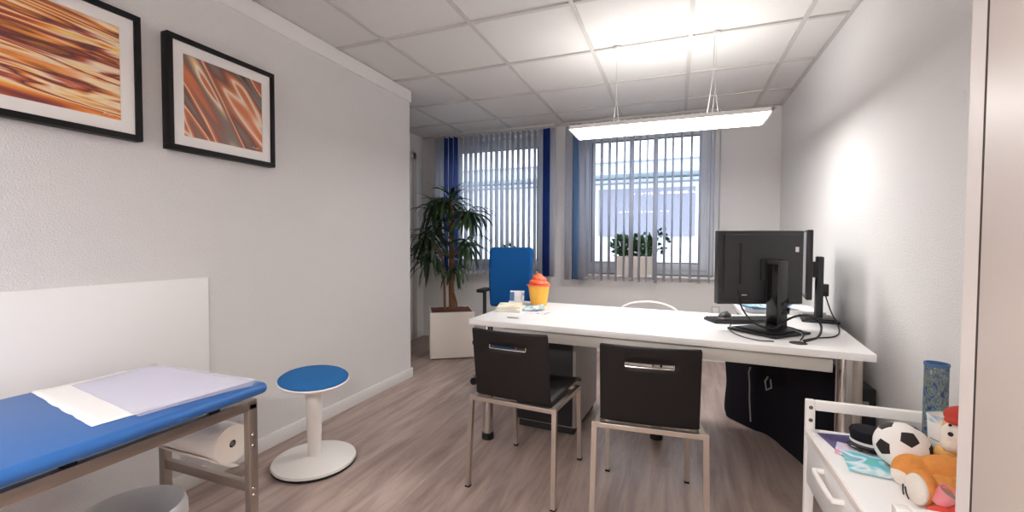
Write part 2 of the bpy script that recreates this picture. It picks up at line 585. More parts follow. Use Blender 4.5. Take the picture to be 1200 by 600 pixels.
# window wall with two openings
W1, W2 = (-2.67, -1.40), (-1.03, 0.345)
WZ0, WZ1 = 0.845, 2.42
wt = 0.30
wb_ = MB()
xs = [XA - .14, W1[0], W1[1], W2[0], W2[1], XR + .14]
for i in (0, 2, 4):
    wb_.box(((xs[i] + xs[i + 1]) / 2, YW + wt / 2, CZ / 2 + .02), (xs[i + 1] - xs[i], wt, CZ + .04))
for a, b in (W1, W2):
    wb_.box(((a + b) / 2, YW + wt / 2, WZ0 / 2), (b - a, wt, WZ0))
    wb_.box(((a + b) / 2, YW + wt / 2, (WZ1 + CZ + .04) / 2), (b - a, wt, CZ + .04 - WZ1))
struct(wb_.obj('wall_window', 'wall', smooth=0), 'white wall with the two windows at the far end', 'wall')

# trims
struct(MB().box((XL + .006, (YB + YE) / 2 + .004, 2.432), (0.012, YE - YB + .008, 0.096)).box((XL - .07, YE + .004, 2.432), (.14, .008, .096)).obj('trim_1', 'white_trim'),
       'white strip along the top of the left wall', 'trim')
struct(MB().box((XL + .008, (YB + YE) / 2 + .008, 0.04), (0.016, YE - YB + .016, 0.08), bev=.003).box((XL - .07, YE + .008, 0.04), (.14, .016, .08)).obj('baseboard_left', 'white_trim'),
       'white baseboard along the left wall', 'baseboard')
struct(MB().box((XR - .007, (YB + YW) / 2, 0.035), (0.014, YW - YB, 0.07)).obj('baseboard_right', 'white_trim'), 'white baseboard along the right wall', 'baseboard')
struct(MB().box(((XA + XR) / 2, YW - .007, 0.035), (XR - XA, 0.014, 0.07)).obj('baseboard_back', 'white_trim'), 'white baseboard under the windows', 'baseboard')
struct(MB().box((XA + .007, 4.62, 0.035), (0.014, .25, 0.07)).obj('baseboard_alcove', 'white_trim'), 'white baseboard of the recess', 'baseboard')
dr = struct(MB().box((XA + .012, 4.525, 1.13), (0.03, 0.07, 2.26)).box((XA + .012, 3.56, 1.13), (0.03, 0.07, 2.26)).box((XA + .012, 4.04, 2.225), (0.03, 1.03, 0.07)).obj('door_1', 'grid'),
            'grey door frame in the recess behind the plant', 'door')
MB().box((XA + .006, 4.04, 1.1), (0.02, 0.9, 2.2)).obj('door_leaf', 'white_trim', dr)


def window(n, x0, x1, label):
    y0, y1 = YW + .15, YW + .22
    f = MB()
    fwid = 0.06
    for (a, b, c, d) in ((x0, x0 + fwid, WZ0, WZ1), (x1 - fwid, x1, WZ0, WZ1), (x0 + fwid, x1 - fwid, WZ0, WZ0 + fwid), (x0 + fwid, x1 - fwid, WZ1 - fwid, WZ1)):
        f.box(((a + b) / 2, (y0 + y1) / 2, (c + d) / 2), (b - a, y1 - y0, d - c), bev=.004)
    o = struct(f.obj('window_%d' % n, 'frame_pvc'), label, 'window')
    sx0, sx1, sz0, sz1 = x0 + .055, x1 - .055, WZ0 + .045, WZ1 - .05
    sw = 0.078
    f = MB()
    for (a, b, c, d) in ((sx0, sx0 + sw, sz0, sz1), (sx1 - sw, sx1, sz0, sz1), (sx0 + sw, sx1 - sw, sz0, sz0 + sw), (sx0 + sw, sx1 - sw, sz1 - sw, sz1)):
        f.box(((a + b) / 2, y0 + .015, (c + d) / 2), (b - a, .06, d - c), bev=.006)
    sash = f.obj('sash', 'frame_pvc', o)
    f = MB()
    q = .007
    for (a, b, c, d) in ((sx0 + sw, sx0 + sw + q, sz0 + sw, sz1 - sw), (sx1 - sw - q, sx1 - sw, sz0 + sw, sz1 - sw), (sx0 + sw, sx1 - sw, sz0 + sw, sz0 + sw + q), (sx0 + sw, sx1 - sw, sz1 - sw - q, sz1 - sw)):
        f.box(((a + b) / 2, y0 - .005, (c + d) / 2), (b - a, .03, d - c))
    f.obj('seal', 'seal', sash)
    MB().box(((sx0 + sx1) / 2, y0 + .02, (sz0 + sz1) / 2), (sx1 - sx0 - 2 * sw + .01, .006, sz1 - sz0 - 2 * sw + .01)).obj('pane', 'glass', sash)
    h = MB()
    hx = sx1 - sw / 2 if n == 2 else sx0 + sw / 2
    h.box((hx, y0 - .02, 1.56), (.026, .012, .06), bev=.004).tube([(hx, y0 - .02, 1.56), (hx, y0 - .05, 1.56), (hx, y0 - .052, 1.46)], .008)
    h.obj('window_handle', 'white_trim', sash)
    MB().box(((x0 + x1) / 2, YW + .045, WZ0 - .012), (x1 - x0 + .06, .21, .024), bev=.006).obj('window_sill', 'white_trim', o)
    return o


window(1, *W1, 'left window behind the closed grey and navy vertical blind')
window(2, *W2, 'right window seen through the opened vertical blind')

# ================================================================== OUTSIDE
b = thing('building', 'pale building with a grey panel across the yard outside the window', 'building', (-1.5, 10.2, 0))
MB().box((-1.0, .6, 1.3), (16, 1.2, 2.65)).obj('wall', 'facade', b)
MB().box((-1.0, -.02, 2.78), (16.2, 1.25, .25)).obj('cladding_band', 'facade_band', b)
MB().box((-1.0, -.03, 2.53), (16.2, .06, .03)).box((-1.0, -.03, 2.91), (16.3, 1.3, .03)).obj('cornice', 'facade_grey', b)
rd = MB().box((.83, -.04, 1.87), (2.06, .1, 1.06))
rd.obj('grey_panel', 'facade_grey', b)
recentre(struct(MB().box((-1, 9, -.06), (20, 7.6, .1)).obj('ground', 'asphalt'), 'grey paved yard outside the windows', 'ground'), (-1, 9, 0))


# ================================================================== BLINDS
def blind(label, x0, x1, slats, name='vertical_blind'):
    t = thing(name, label, 'blind', ((x0 + x1) / 2, 4.62, 2.43), group='vertical blinds at the windows')
    cx = (x0 + x1) / 2
    MB().box((0, 0, .032), (x1 - x0 + .02, .036, .022), bev=.004).obj('headrail', 'grid', t)
    for (x, ang, mk, bot) in slats:
        m_ = MB()
        n = 4
        P = []
        wd = .089
        top, zb = -.0, bot - 2.43
        for i in range(2):
            row = []
            for j in range(n + 1):
                u = (j / n - .5) * wd
                bow = .004 * (1 - (2 * j / n - 1) ** 2)
                row.append((u * math.cos(R(ang)) - bow * math.sin(R(ang)), u * math.sin(R(ang)) + bow * math.cos(R(ang)), zb if i == 0 else top))
            P.append(row)
        m_.grid(P)
        o = m_.obj('slat', mk, t, solid=.0012, smooth=40)
        o.location = (x - cx, 0, 0)
        c_ = MB().box((0, 0, .007), (.012, .012, .02), bev=.002).obj('slat_clip', 'white_trim', o)
        hm = MB()
        P = []
        for i in range(2):
            P.append([(u * math.cos(R(ang)) * wd * .96, u * math.sin(R(ang)) * wd * .96, zb - .002 + .028 * i) for u in (-.5, 0, .5)])
        hm.grid(P)
        hm.obj('bottom_weight', 'slat_tip' if mk == 'slat_lit_blue' else mk, o, solid=.004)
    return t


sl = []
for k in range(23):
    x = -2.73 + 1.445 * k / 22
    mk = 'slat_navy' if k in (2, 3, 4, 21) else 'slat_grey'
    sl.append((x, 87 + rnd.uniform(-3, 3) if k < 21 else 165, mk, .81 + rnd.uniform(-.004, .004)))
blind('closed vertical blind of grey slats with four navy ones, left window', -2.76, -1.26, sl)
pxs = [(668, 150, 'slat_grey'), (677, 150, 'slat_lit_blue'), (685, 150, 'slat_grey'), (691, 82, 'slat_grey'), (699, 80, 'slat_grey'), (708, 79, 'slat_grey'), (717, 80, 'slat_grey'),
       (725, 83, 'slat_grey'), (734, 84, 'slat_grey'), (742, 64, 'slat_grey'), (751, 80, 'slat_grey'), (759, 84, 'slat_grey'), (768, 62, 'slat_grey'), (778, 76, 'slat_grey'),
       (786, 79, 'slat_grey'), (795, 76, 'slat_grey'), (805, 75, 'slat_grey'), (814, 74, 'slat_grey'), (824, 78, 'slat_grey'), (833, 77, 'slat_grey')]
sl = []
for (px, a, mk) in pxs:
    x = -1.105 + (px - 668) / (742 - 665) * (-.414 + 1.105)
    sl.append((x, a, mk, .79 + rnd.uniform(-.012, .008)))
blind('opened vertical blind with slats turned edge-on, right window with lamp before it', -1.15, .36, sl)


# ================================================================== PENDANT LAMP
def pendant(label, x, y, dm, um):
    t = thing('pendant_lamp', label, 'lamp', (x, y, CZ))
    L, Wd, zb = 1.18, .33, 1.925 - CZ
    h = MB()
    z0, z1 = zb, zb + .024
    for (cx, cy, sx, sy) in ((0, -Wd / 2 + .006, L, .012), (0, Wd / 2 - .006, L, .012), (-L / 2 + .006, 0, .012, Wd), (L / 2 - .006, 0, .012, Wd)):
        h.box((cx, cy, (z0 + z1) / 2), (sx, sy, z1 - z0), bev=.002)
    h.box((0, 0, (z0 + z1) / 2), (L - .02, Wd - .02, .006))
    h.obj('housing', 'white_trim', t)
    MB().box((0, 0, z0 + .004), (L - .024, Wd - .024, .004)).obj('diffuser', dm, t)
    MB().box((0, 0, z1 - .006), (L - .2, Wd - .14, .003)).obj('uplight', um, t)
    for sx in (-.3, .3):
        MB().tube([(sx, 0, 0), (sx, 0, zb + .22)], .0013, 6).tube([(sx, 0, zb + .22), (sx - .02, 0, zb + .03)], .0013, 6).tube([(sx, 0, zb + .22), (sx + .02, 0, zb + .03)], .0013, 6).obj('suspension_wire', 'grey_cable', t)
        MB().lathe([(0, 0), (.018, 0), (.018, -.015), (0, -.02)], (sx, 0, 0), 12).obj('ceiling_anchor', 'white_trim', t)
    MB().tube([(.29, .005, 0), (.288, .005, -.24), (.27, .005, -.38), (.25, .005, zb + .03)], .003, 6).obj('power_cable', 'grey_cable', t)
    return t


pendant('long flat white pendant lamp glowing above the desk', -.09, 2.985, 'diffuser', 'uplight')
pendant('unseen second flat white pendant lamp added to light the front of the room', -.75, -.95, 'diffuser_fill', 'uplight_fill')  # added fill lamp behind the camera, out of view


# ================================================================== PICTURES
def picture(label, y0, y1, z0, z1, art):
    t = thing('framed_picture', label, 'picture', (XL, (y0 + y1) / 2, (z0 + z1) / 2))
    hy, hz, d, fwd = (y1 - y0) / 2, (z1 - z0) / 2, .046, .024
    f = MB()
    for (cy, cz, sy, sz) in ((0, hz - fwd / 2, 2 * hy, fwd), (0, -hz + fwd / 2, 2 * hy, fwd), (-hy + fwd / 2, 0, fwd, 2 * hz - 2 * fwd), (hy - fwd / 2, 0, fwd, 2 * hz - 2 * fwd)):
        f.box((d / 2, cy, cz), (d, sy, sz), bev=.002)
    f.obj('frame', 'frame_black', t)
    f = MB()
    my, mz = hy - fwd, hz - fwd
    mw = .048
    for (cy, cz, sy, sz) in ((0, mz - mw / 2, 2 * my, mw), (0, -mz + mw / 2, 2 * my, mw), (-my + mw / 2, 0, mw, 2 * mz - 2 * mw), (my - mw / 2, 0, mw, 2 * mz - 2 * mw)):
        f.box((d - .012, cy, cz), (.004, sy, sz))
    f.obj('passepartout', 'mount', t)
    MB().box((d - .018, 0, 0), (.004, 2 * my - 2 * mw + .01, 2 * mz - 2 * mw + .01)).obj('print', art, t)
    MB().box((d - .007, 0, 0), (.002, 2 * my, 2 * mz)).obj('glass', 'picture_glass', t)
    sg = MB()
    bx, by, bz = d - .0155, my - mw - .055, -mz + mw + .016
    rr = random.Random(3)
    sg.tube([(bx, by + .036 * k / 12, bz + rr.uniform(-.005, .005)) for k in range(13)], .0007, 5)
    sg.tube([(bx, by - .002, bz - .004), (bx, by + .005, bz + .009)], .0007, 5)
    sg.obj('signature', 'mount', t)
    return t


picture('framed print with horizontal orange and dark red flame streaks', .42, 1.185, 1.602, 2.122, 'art_flame')
picture('framed print with diagonal brown, white and orange streaks', 1.285, 1.835, 1.598, 2.118, 'art_diag')

# ================================================================== EXAM COUCH
bd = MB().box((XL + .006, .2, .66), (.012, 2.54, .69), bev=.002)
tag(recentre(bd.obj('wall_panel', 'panel_white'), (XL, .2, .66)), 'smooth white protective panel on the left wall above the couch', 'wall panel')

ct = thing('exam_couch', 'blue vinyl examination couch on a steel frame along the left wall', 'couch', (-1.75, .23, 0))
cx0, cx1, cy0, cy1 = -.29, .366, -.98, .928       # local
c_ = MB().box(((cx0 + cx1) / 2, (cy0 + cy1) / 2, .650), (cx1 - cx0, cy1 - cy0, .042), bev=.0205, seg=4)
c_.obj('cushion', 'blue_vinyl', ct, smooth=60)
fx0, fx1, fy0, fy1 = -.205, .285, -.93, .915
f = MB()
for x in (fx0, fx1):
    f.box((x, (fy0 + fy1) / 2, .580), (.03, fy1 - fy0 + .03, .036), bev=.003)
for y in (fy0, fy1 - .03):
    f.box(((fx0 + fx1) / 2, y, .580), (fx1 - fx0 - .03, .03, .036), bev=.003)
f.obj('frame', 'steel', ct)
for y in (-.6, -.1, .4, .78):
    MB().box((fx1 - .004, y, .6135), (.024, .03, .034)).obj('spacer', 'rubber', ct)
for x in (fx0, fx1):
    for y in (fy0 - .001, fy1 - .001):
        lg = MB().box((x, y, .30), (.03, .034, .57), bev=.003).obj('leg', 'steel', ct)
        MB().box((x, y, .011), (.034, .038, .022), bev=.004).obj('foot_cap', 'rubber', lg)
        sx = .016 if x > 0 else -.016
        s = MB()
        for z in (.43, .47, .245, .27):
            s.sphere((x + sx * 1.0, y - .004, z), .006, (.5, 1, 1), seg=8)
        s.obj('bolt', 'chrome', lg)
for y in (fy0, fy1):
    MB().box(((fx0 + fx1) / 2, y, .27), (fx1 - fx0 - .03, .022, .036), bev=.003).obj('crossbar', 'steel', ct)

# paper sheet on couch
def drape(pts, nx, ny, z, rag=0.0, seed=0):
    """bilinear sheet between 4 corners, following the couch's rounded front"""
    P = []
    rr = random.Random(seed)
    a, b, c, d = [Vector(p) for p in pts]
    jit = [rr.uniform(-rag, rag) for _ in range(ny + 1)]
    for i in range(nx + 1):
        row = []
        for j in range(ny + 1):
            u, v = i / nx, j / ny
            p = (a * (1 - u) + b * u) * (1 - v) + (d * (1 - u) + c * u) * v
            if i == 0:
                p.y += jit[j]
            zz = z + .0012 * noise.noise(Vector((p.x * 9, p.y * 9, seed)))
            e = p.x - (-1.75 + cx1 - .0205)
            if e > 0:
                zz -= .0205 - math.sqrt(max(0, .00042025 - min(e, .0204) ** 2))
            row.append((p.x, p.y, zz))
        P.append(row)
    return P


p_ = MB().grid(drape([(-2.025, .78, 0), (-2.01, 1.155, 0), (-1.435, 1.15, 0), (-1.488, .69, 0)], 14, 14, .6730, .0025, 3))
tag(recentre(p_.obj('paper_sheet', 'paper', solid=.0015), (-1.78, .95, .672)), 'white paper sheet spread on the blue couch under clear film', 'paper')
p_ = MB().grid(drape([(-1.97, .86, 0), (-1.98, 1.13, 0), (-1.385, 1.13, 0), (-1.44, .775, 0)], 12, 12, .6770, .0, 5))
tag(recentre(p_.obj('plastic_film', 'film', solid=.001), (-1.78, .95, .676)), 'clear plastic film lying over the white paper on couch', 'plastic film')

# paper roll under the couch
t = thing('paper_roll', 'thick white paper roll hanging under the end of the couch', 'paper roll', (-1.52, 1.115, .435))
rot = Matrix.Rotation(-PI / 2, 4, 'Y')
MB().lathe([(.014, 0), (.069, 0), (.069, .40), (.014, .40), (.014, 0)], seg=40, mtx=rot).obj('roll', 'tissue', t)
MB().lathe([(0, .006), (.014, .005), (.014, .396), (0, .396)], seg=20, mtx=rot).obj('core', 'blackgrey', t)
P = []
for i in range(11):
    u = i / 10
    y = .06 * math.cos(u * 2.2) * 1.2 - .07
    z = -.077 * math.sin(min(1, u * 1.3) * PI / 2) - .03 * u
    P.append([(-.39, -.070 + u * .09, -.03 - .055 * math.sin(u * PI / 2)), (-.2, -.070 + u * .092, -.03 - .06 * math.sin(u * PI / 2)), (-.008, -.070 + u * .10, -.03 - .066 * math.sin(u * PI / 2))])
MB().grid(P).obj('paper_tail', 'tissue', t, solid=.001, smooth=60)
MB().tube([(-.42, 0, 0), (-.004, 0, 0)], .008, 10).obj('spindle', 'steel', t)

# bin
t = thing('waste_bin', 'grey plastic waste bin with liner on floor under the couch', 'bin', (-1.655, .865, 0))
MB().lathe([(0, .004), (.10, 0), (.112, .02), (.138, .285), (.142, .30), (.138, .303), (.133, .29), (.108, .03), (0, .02)], seg=40).obj('bucket', 'bin_liner', t, smooth=50)
lb = MB()
P = []
for j in range(49):
    a = 2 * PI * j / 48
    q = .003 * math.sin(9 * a) + .002 * math.sin(17 * a)
    P.append([((.148 + q) * math.cos(a), (.148 + q) * math.sin(a), .262 + .01 * math.sin(5 * a)), ((.146 + q) * math.cos(a), (.146 + q) * math.sin(a), .30), ((.138) * math.cos(a), (.138) * math.sin(a), .308), (.13 * math.cos(a), .13 * math.sin(a), .28), (.112 * math.cos(a), .112 * math.sin(a), .06)])
lb.grid(P).obj('liner', 'bin_liner', t, smooth=60)

# ================================================================== STOOL
t = thing('wobble_stool', 'round white stool with blue padded seat and disc base', 'stool', (-1.79, 1.765, 0))
MB().lathe([(0, 0), (.20, 0), (.207, .006), (.207, .014), (0, .014)], seg=64).obj('floor_ring', 'rubber', t)
MB().lathe([(0, .014), (.205, .014), (.209, .02), (.206, .03), (.16, .04), (.06, .05), (0, .052)], seg=64).obj('base', 'stool_white', t, smooth=50)
MB().lathe([(.034, .03), (.034, .14), (.036, .17), (.042, .40), (.043, .435), (0, .435)], seg=32).obj('column', 'stool_white', t)
tl = Matrix.Translation((0, 0, .43)) @ Matrix.Rotation(R(5), 4, Vector((.5, .86, 0))) @ Matrix.Translation((0, 0, -.43))
MB().lathe([(0, .428), (.09, .43), (.165, .44), (.176, .452), (.172, .458), (0, .458)], seg=56, mtx=tl).obj('seat_shell', 'stool_white', t)
MB().lathe([(.171, .456), (.172, .464), (.160, .473), (.1, .476), (0, .477)], seg=56, mtx=tl).obj('seat_cushion', 'blue_stool', t, smooth=60)

# ================================================================== PLANT
t = thing('potted_dracaena', 'tall dracaena with drooping dark leaves in a white square planter', 'plant', (-2.225, 4.055, 0), 33)
ps = .215
pl = MB()
for (cx, cy, sx, sy) in ((0, -ps, 2 * ps + .018, .018), (0, ps, 2 * ps + .018, .018), (-ps, 0, .018, 2 * ps - .018), (ps, 0, .018, 2 * ps - .018)):
    pl.box((cx, cy, .245), (sx, sy, .46), bev=.003)
pl.box((0, 0, .02), (2 * ps, 2 * ps, .02))
pl.obj('planter', 'cream', t)
MB().box((0, 0, .009), (2 * ps - .02, 2 * ps - .02, .018)).obj('planter_foot', 'rubber', t)
so = MB()
P = [[(-ps + 2 * ps * i / 14, -ps + 2 * ps * j / 14, .464 + .008 * noise.noise(Vector((i * .9, j * .9, 0)))) for j in range(15)] for i in range(15)]
so.grid(P).obj('soil', 'soil', t, solid=.01)


def toloc(x, y, z):
    v = Vector((x + 2.225, y - 4.055, 0))
    v.rotate(Matrix.Rotation(R(-33), 3, 'Z'))
    return Vector((v.x, v.y, z))


MB().tube([toloc(-2.235, 4.10, .44), toloc(-2.245, 4.10, .75), toloc(-2.235, 4.1, 1.1), toloc(-2.245, 4.1, 1.40), toloc(-2.25, 4.1, 1.62)], [.034, .03, .028, .027, .02], 12).obj('trunk', 'trunk', t, smooth=60)
MB().tube([toloc(-2.30, 4.06, .45), toloc(-2.30, 4.05, .7), toloc(-2.32, 4.05, 1.0), toloc(-2.42, 4.02, 1.2)], [.014, .013, .012, .01], 8).obj('stem', 'trunk', t, smooth=60)
MB().tube([toloc(-2.16, 4.06, .45), toloc(-2.17, 4.07, .55), toloc(-2.21, 4.09, .64)], [.012, .012, .010], 8).obj('stem', 'trunk', t, smooth=60)
for (a, b) in (((-2.24, 4.1, 1.3), (-2.02, 3.98, 1.44)), ((-2.24, 4.1, 1.0), (-2.57, 4.14, 1.2)), ((-2.24, 4.1, 1.35), (-2.45, 4.14, 1.52)), ((-2.25, 4.1, .8), (-2.44, 4.02, 1.01)), ((-2.25, 4.1, 1.0), (-2.02, 4.04, 1.14)), ((-2.25, 4.1, 1.15), (-2.4, 4.02, 1.28)), ((-2.24, 4.1, .8), (-2.14, 4.0, .89))):
    MB().tube([toloc(*a), (toloc(*a) + toloc(*b)) / 2 + Vector((0, 0, .02)), toloc(*b)], [.011, .009, .008], 8).obj('branch', 'trunk', t, smooth=60)


def rosette(c, n, ln, seed, lo=-.3, hi=1.2, wid=.017):
    rr = random.Random(seed)
    m_ = MB()
    for k in range(n):
        az = rr.uniform(0, 2 * PI)
        el = rr.uniform(lo, hi)
        L = ln * rr.uniform(.7, 1.1)
        droop = rr.uniform(1.0, 2.2)
        hd = Vector((math.cos(az), math.sin(az), 0))
        sd = Vector((-math.sin(az), math.cos(az), 0))
        p = Vector(c) + Vector((0, 0, rr.uniform(-.06, .06)))
        prev = None
        ns = 7
        e = el
        wd = wid * rr.uniform(.8, 1.2)
        tw = rr.uniform(-.5, .5)
        for i in range(ns + 1):
            u = i / ns
            ww = wd * (0.45 + 2.2 * u * (1 - u) + .12 * (1 - u)) * (1 if u < .999 else 0.1)
            dirv = hd * math.cos(e) + Vector((0, 0, 1)) * math.sin(e)
            nrm = sd.cross(dirv)
            s2 = (sd * math.cos(tw) + nrm * math.sin(tw))
            cur = [m_.bm.verts.new(p - s2 * ww), m_.bm.verts.new(p + nrm * ww * -.25), m_.bm.verts.new(p + s2 * ww)]
            if prev:
                m_.bm.faces.new((prev[0], prev[1], cur[1], cur[0]))
                m_.bm.faces.new((prev[1], prev[2], cur[2], cur[1]))
            prev = cur
            p = p + dirv * (L / ns)
            e -= droop * (1 / ns)
            e = max(e, -1.45)
    return m_


for i, (c, n, ln, lo, hi) in enumerate([((-2.25, 4.10, 1.60), 46, .36, -.4, 1.2), ((-1.99, 3.97, 1.46), 40, .33, -.5, .8), ((-2.45, 4.14, 1.54), 36, .34, -.5, .8), ((-2.57, 4.14, 1.22), 34, .34, -.6, .8),
                                ((-2.44, 4.02, 1.03), 36, .34, -.8, .6), ((-2.02, 4.04, 1.16), 30, .30, -.7, .7), ((-2.40, 4.02, 1.30), 26, .32, -.6, .9), ((-2.14, 4.0, .90), 16, .28, -1.0, .5)]):
    rosette(toloc(*c), int(n * 1.35), ln, 40 + i, lo, hi, .0145).obj('foliage', 'leaf', t, smooth=60)

# ================================================================== SILL PLANTS
def bush(t, n, rx, ry, rz, zc, seed, mk, size=.035):
    rr = random.Random(seed)
    m_ = MB()
    for k in range(n):
        while True:
            v = Vector((rr.uniform(-1, 1), rr.uniform(-1, 1), rr.uniform(-1, 1)))
            if v.length < 1:
                break
        p = Vector((v.x * rx, v.y * ry, zc + v.z * rz))
        d = Vector((v.x + rr.uniform(-.6, .6), v.y * .6 + rr.uniform(-.6, .6), rr.uniform(-.5, .9))).normalized()
        sd = d.cross(Vector((rr.uniform(-1, 1), rr.uniform(-1, 1), rr.uniform(-.2, 1)))).normalized()
        nr = sd.cross(d)
        L, W = size * rr.uniform(.7, 1.3), size * .42 * rr.uniform(.8, 1.2)
        a = m_.bm.verts.new(p)
        l = m_.bm.verts.new(p + d * L * .45 + sd * W + nr * .004)
        r_ = m_.bm.verts.new(p + d * L * .45 - sd * W + nr * .004)
        mid = m_.bm.verts.new(p + d * L * .5)
        e = m_.bm.verts.new(p + d * L - nr * .006)
        m_.bm.faces.new((a, mid, l)); m_.bm.faces.new((l, mid, e)); m_.bm.faces.new((a, r_, mid)); m_.bm.faces.new((mid, r_, e))
    return m_.obj('foliage', mk, t, smooth=60)


t = thing('window_box_plant', 'leafy green plants in a long white box on right window sill', 'plant', (-.41, 4.80, WZ0))
pl = MB()
for (cx, cy, sx, sy) in ((0, -.072, .40, .012), (0, .072, .40, .012), (-.194, 0, .012, .132), (.194, 0, .012, .132)):
    pl.box((cx, cy, .098), (sx, sy, .196), bev=.003)
pl.box((0, 0, .008), (.38, .14, .012))
pl.obj('planter', 'cream', t)
MB().box((0, 0, .172), (.376, .132, .01)).obj('soil', 'soil', t)
for x in (-.12, .1, .19):
    MB().tube([(x * .8, 0, .17), (x * .9, .01, .27), (x, 0, .40)], [.006, .005, .003], 6).obj('stem', 'trunk', t)
MB().tube([(-.10, 0, .17), (-.115, 0, .45), (-.125, 0, .58)], [.005, .005, .010], 6).obj('stem', 'trunk', t)
bush(t, 230, .12, .07, .13, .30, 11, 'leaf2', .05).location = (-.12, 0, 0)
bush(t, 260, .12, .08, .14, .30, 12, 'leaf2', .05).location = (.07, 0, 0)
bush(t, 46, .09, .05, .14, .35, 13, 'leaf', .05).location = (.23, 0, 0)

t = thing('sill_seedling', 'small green sprig in a pot on left window sill behind blue chair', 'plant', (-1.83, 4.80, WZ0))
MB().lathe([(0, .004), (.04, .004), (.055, .10), (.05, .10), (.038, .015), (0, .015)], seg=24).obj('pot', 'white_trim', t)
MB().lathe([(0, .085), (.047, .085)], seg=20).obj('soil', 'soil', t)
MB().tube([(0, 0, .08), (.01, 0, .2), (.0, 0, .3)], [.004, .003, .002], 6).obj('stem', 'leaf2', t)
bush(t, 34, .07, .05, .12, .22, 15, 'leaf2', .05)

# ================================================================== DESK
DZ = .73
FL, FR, BR, BL = Vector((-1.135, 2.285)), Vector((.765, 2.158)), Vector((.855, 3.03)), Vector((-1.12, 3.17))
dc = (FL + FR + BR + BL) / 4
t = thing('desk', 'large white desk with silver beams and round chrome legs', 'desk', (dc.x, dc.y, 0))
dl = lambda p: (p[0] - dc.x, p[1] - dc.y)
MB().prism([dl(FL), dl(FR), dl(BR), dl(BL)], DZ - .031, DZ, bev=.002).obj('tabletop', 'white_lam', t)
ux = (FR - FL).normalized()
uy = Vector((-ux.y, ux.x))
ang = math.degrees(math.atan2(ux.y, ux.x))
for off, a, b in ((.065, .20, .135), (.80, .15, .1)):
    s0 = FL + ux * a + uy * off
    s1 = FR - ux * b + uy * off
    mid = (s0 + s1) / 2
    MB().box((*dl(mid), DZ - .075), ((s1 - s0).length, .03, .056), rot=RZ(ang), bev=.002).box((*dl(mid), DZ - .038), ((s1 - s0).length - .1, .012, .02), rot=RZ(ang)).obj('beam', 'apron', t)


def deskleg(x, y, mk='chrome'):
    px, py = dl((x, y))
    l = MB().tube([(px, py, .04), (px, py, DZ - .032)], .031, 24).obj('leg', mk, t, smooth=40)
    MB().lathe([(0, 0), (.036, 0), (.037, .012), (.034, .038), (.03, .042), (0, .042)], (px, py, 0), 24).obj('foot', 'rubber', l)


deskleg(-1.052, 2.375)
deskleg(.69, 2.27)
deskleg(.745, 2.33, 'satin')
deskleg(-1.04, 3.06)
deskleg(.76, 2.95)
deskleg(-.10, 2.74)
gp = dl((.52, 2.285))
MB().lathe([(.0, .0008), (.03, .0008), (.034, .003), (.036, 0)], (gp[0], gp[1], DZ), 24).obj('cable_grommet', 'blackgrey', t)

# side table at the right end beyond desk
t = thing('side_table', 'white return table in the corner beyond the desk', 'table', (.65, 3.40, 0))
MB().box((0, 0, DZ - .016), (.50, .60, .030), bev=.002).obj('tabletop', 'white_lam', t)
for (x, y) in ((.215, -.22), (-.2, .24), (.2, .24)):
    MB().tube([(x, y, 0), (x, y, DZ - .031)], .02, 16).obj('leg', 'chrome', t)

t = thing('document_tray', 'flat white document tray on the corner table behind the monitors', 'tray', (.655, 3.34, DZ))
MB().box((0, 0, .003), (.42, .34, .005), bev=.001).obj('bottom', 'white_lam', t)
for (cx, cy, sx, sy) in ((0, -.168, .42, .005), (0, .168, .42, .005), (-.208, 0, .005, .33), (.208, 0, .005, .33)):
    MB().box((cx, cy, .014), (sx, sy, .026), bev=.001).obj('rim', 'white_lam', t)
MB().box((.01, .0, .016), (.36, .29, .018)).obj('paper_stack', 'paper', t)
t = thing('ring_binder', 'blue binder lying open on the white document tray', 'binder', (.545, 3.26, DZ + .0275), 14)
MB().box((-.02, 0, .006), (.24, .2, .003), rot=Matrix.Rotation(R(2), 4, 'Y'), bev=.001).box((.11, 0, .028), (.10, .2, .003), rot=Matrix.Rotation(R(-35), 4, 'Y'), bev=.001).obj('cover', 'skyblue', t)
MB().box((-.02, 0, .010), (.2, .17, .004), rot=Matrix.Rotation(R(2), 4, 'Y')).obj('paper_stack', 'leaflet', t)

# pedestal under desk
t = thing('desk_pedestal', 'grey drawer pedestal standing under left part of the desk', 'pedestal', (-.735, 2.83, 0), -4)
MB().box((0, -.005, .32), (.40, .52, .52), bev=.003).obj('carcass', 'grey_side', t)
MB().box((-.005, -.27, .32), (.37, .012, .50), bev=.002).obj('back_panel', 'charcoal', t)
MB().box((0, 0, .588), (.42, .55, .016), bev=.003).obj('top', 'grey_side', t)
for i, z in enumerate((.15, .32, .49)):
    d_ = MB().box((0, .263, z), (.385, .016, .155), bev=.003).obj('drawer', 'white_lam', t)
    MB().box((0, .277, z + .04), (.12, .014, .012), bev=.003).obj('handle', 'chrome', d_)
MB().box((0, 0, .035), (.36, .48, .05)).obj('plinth', 'charcoal', t)

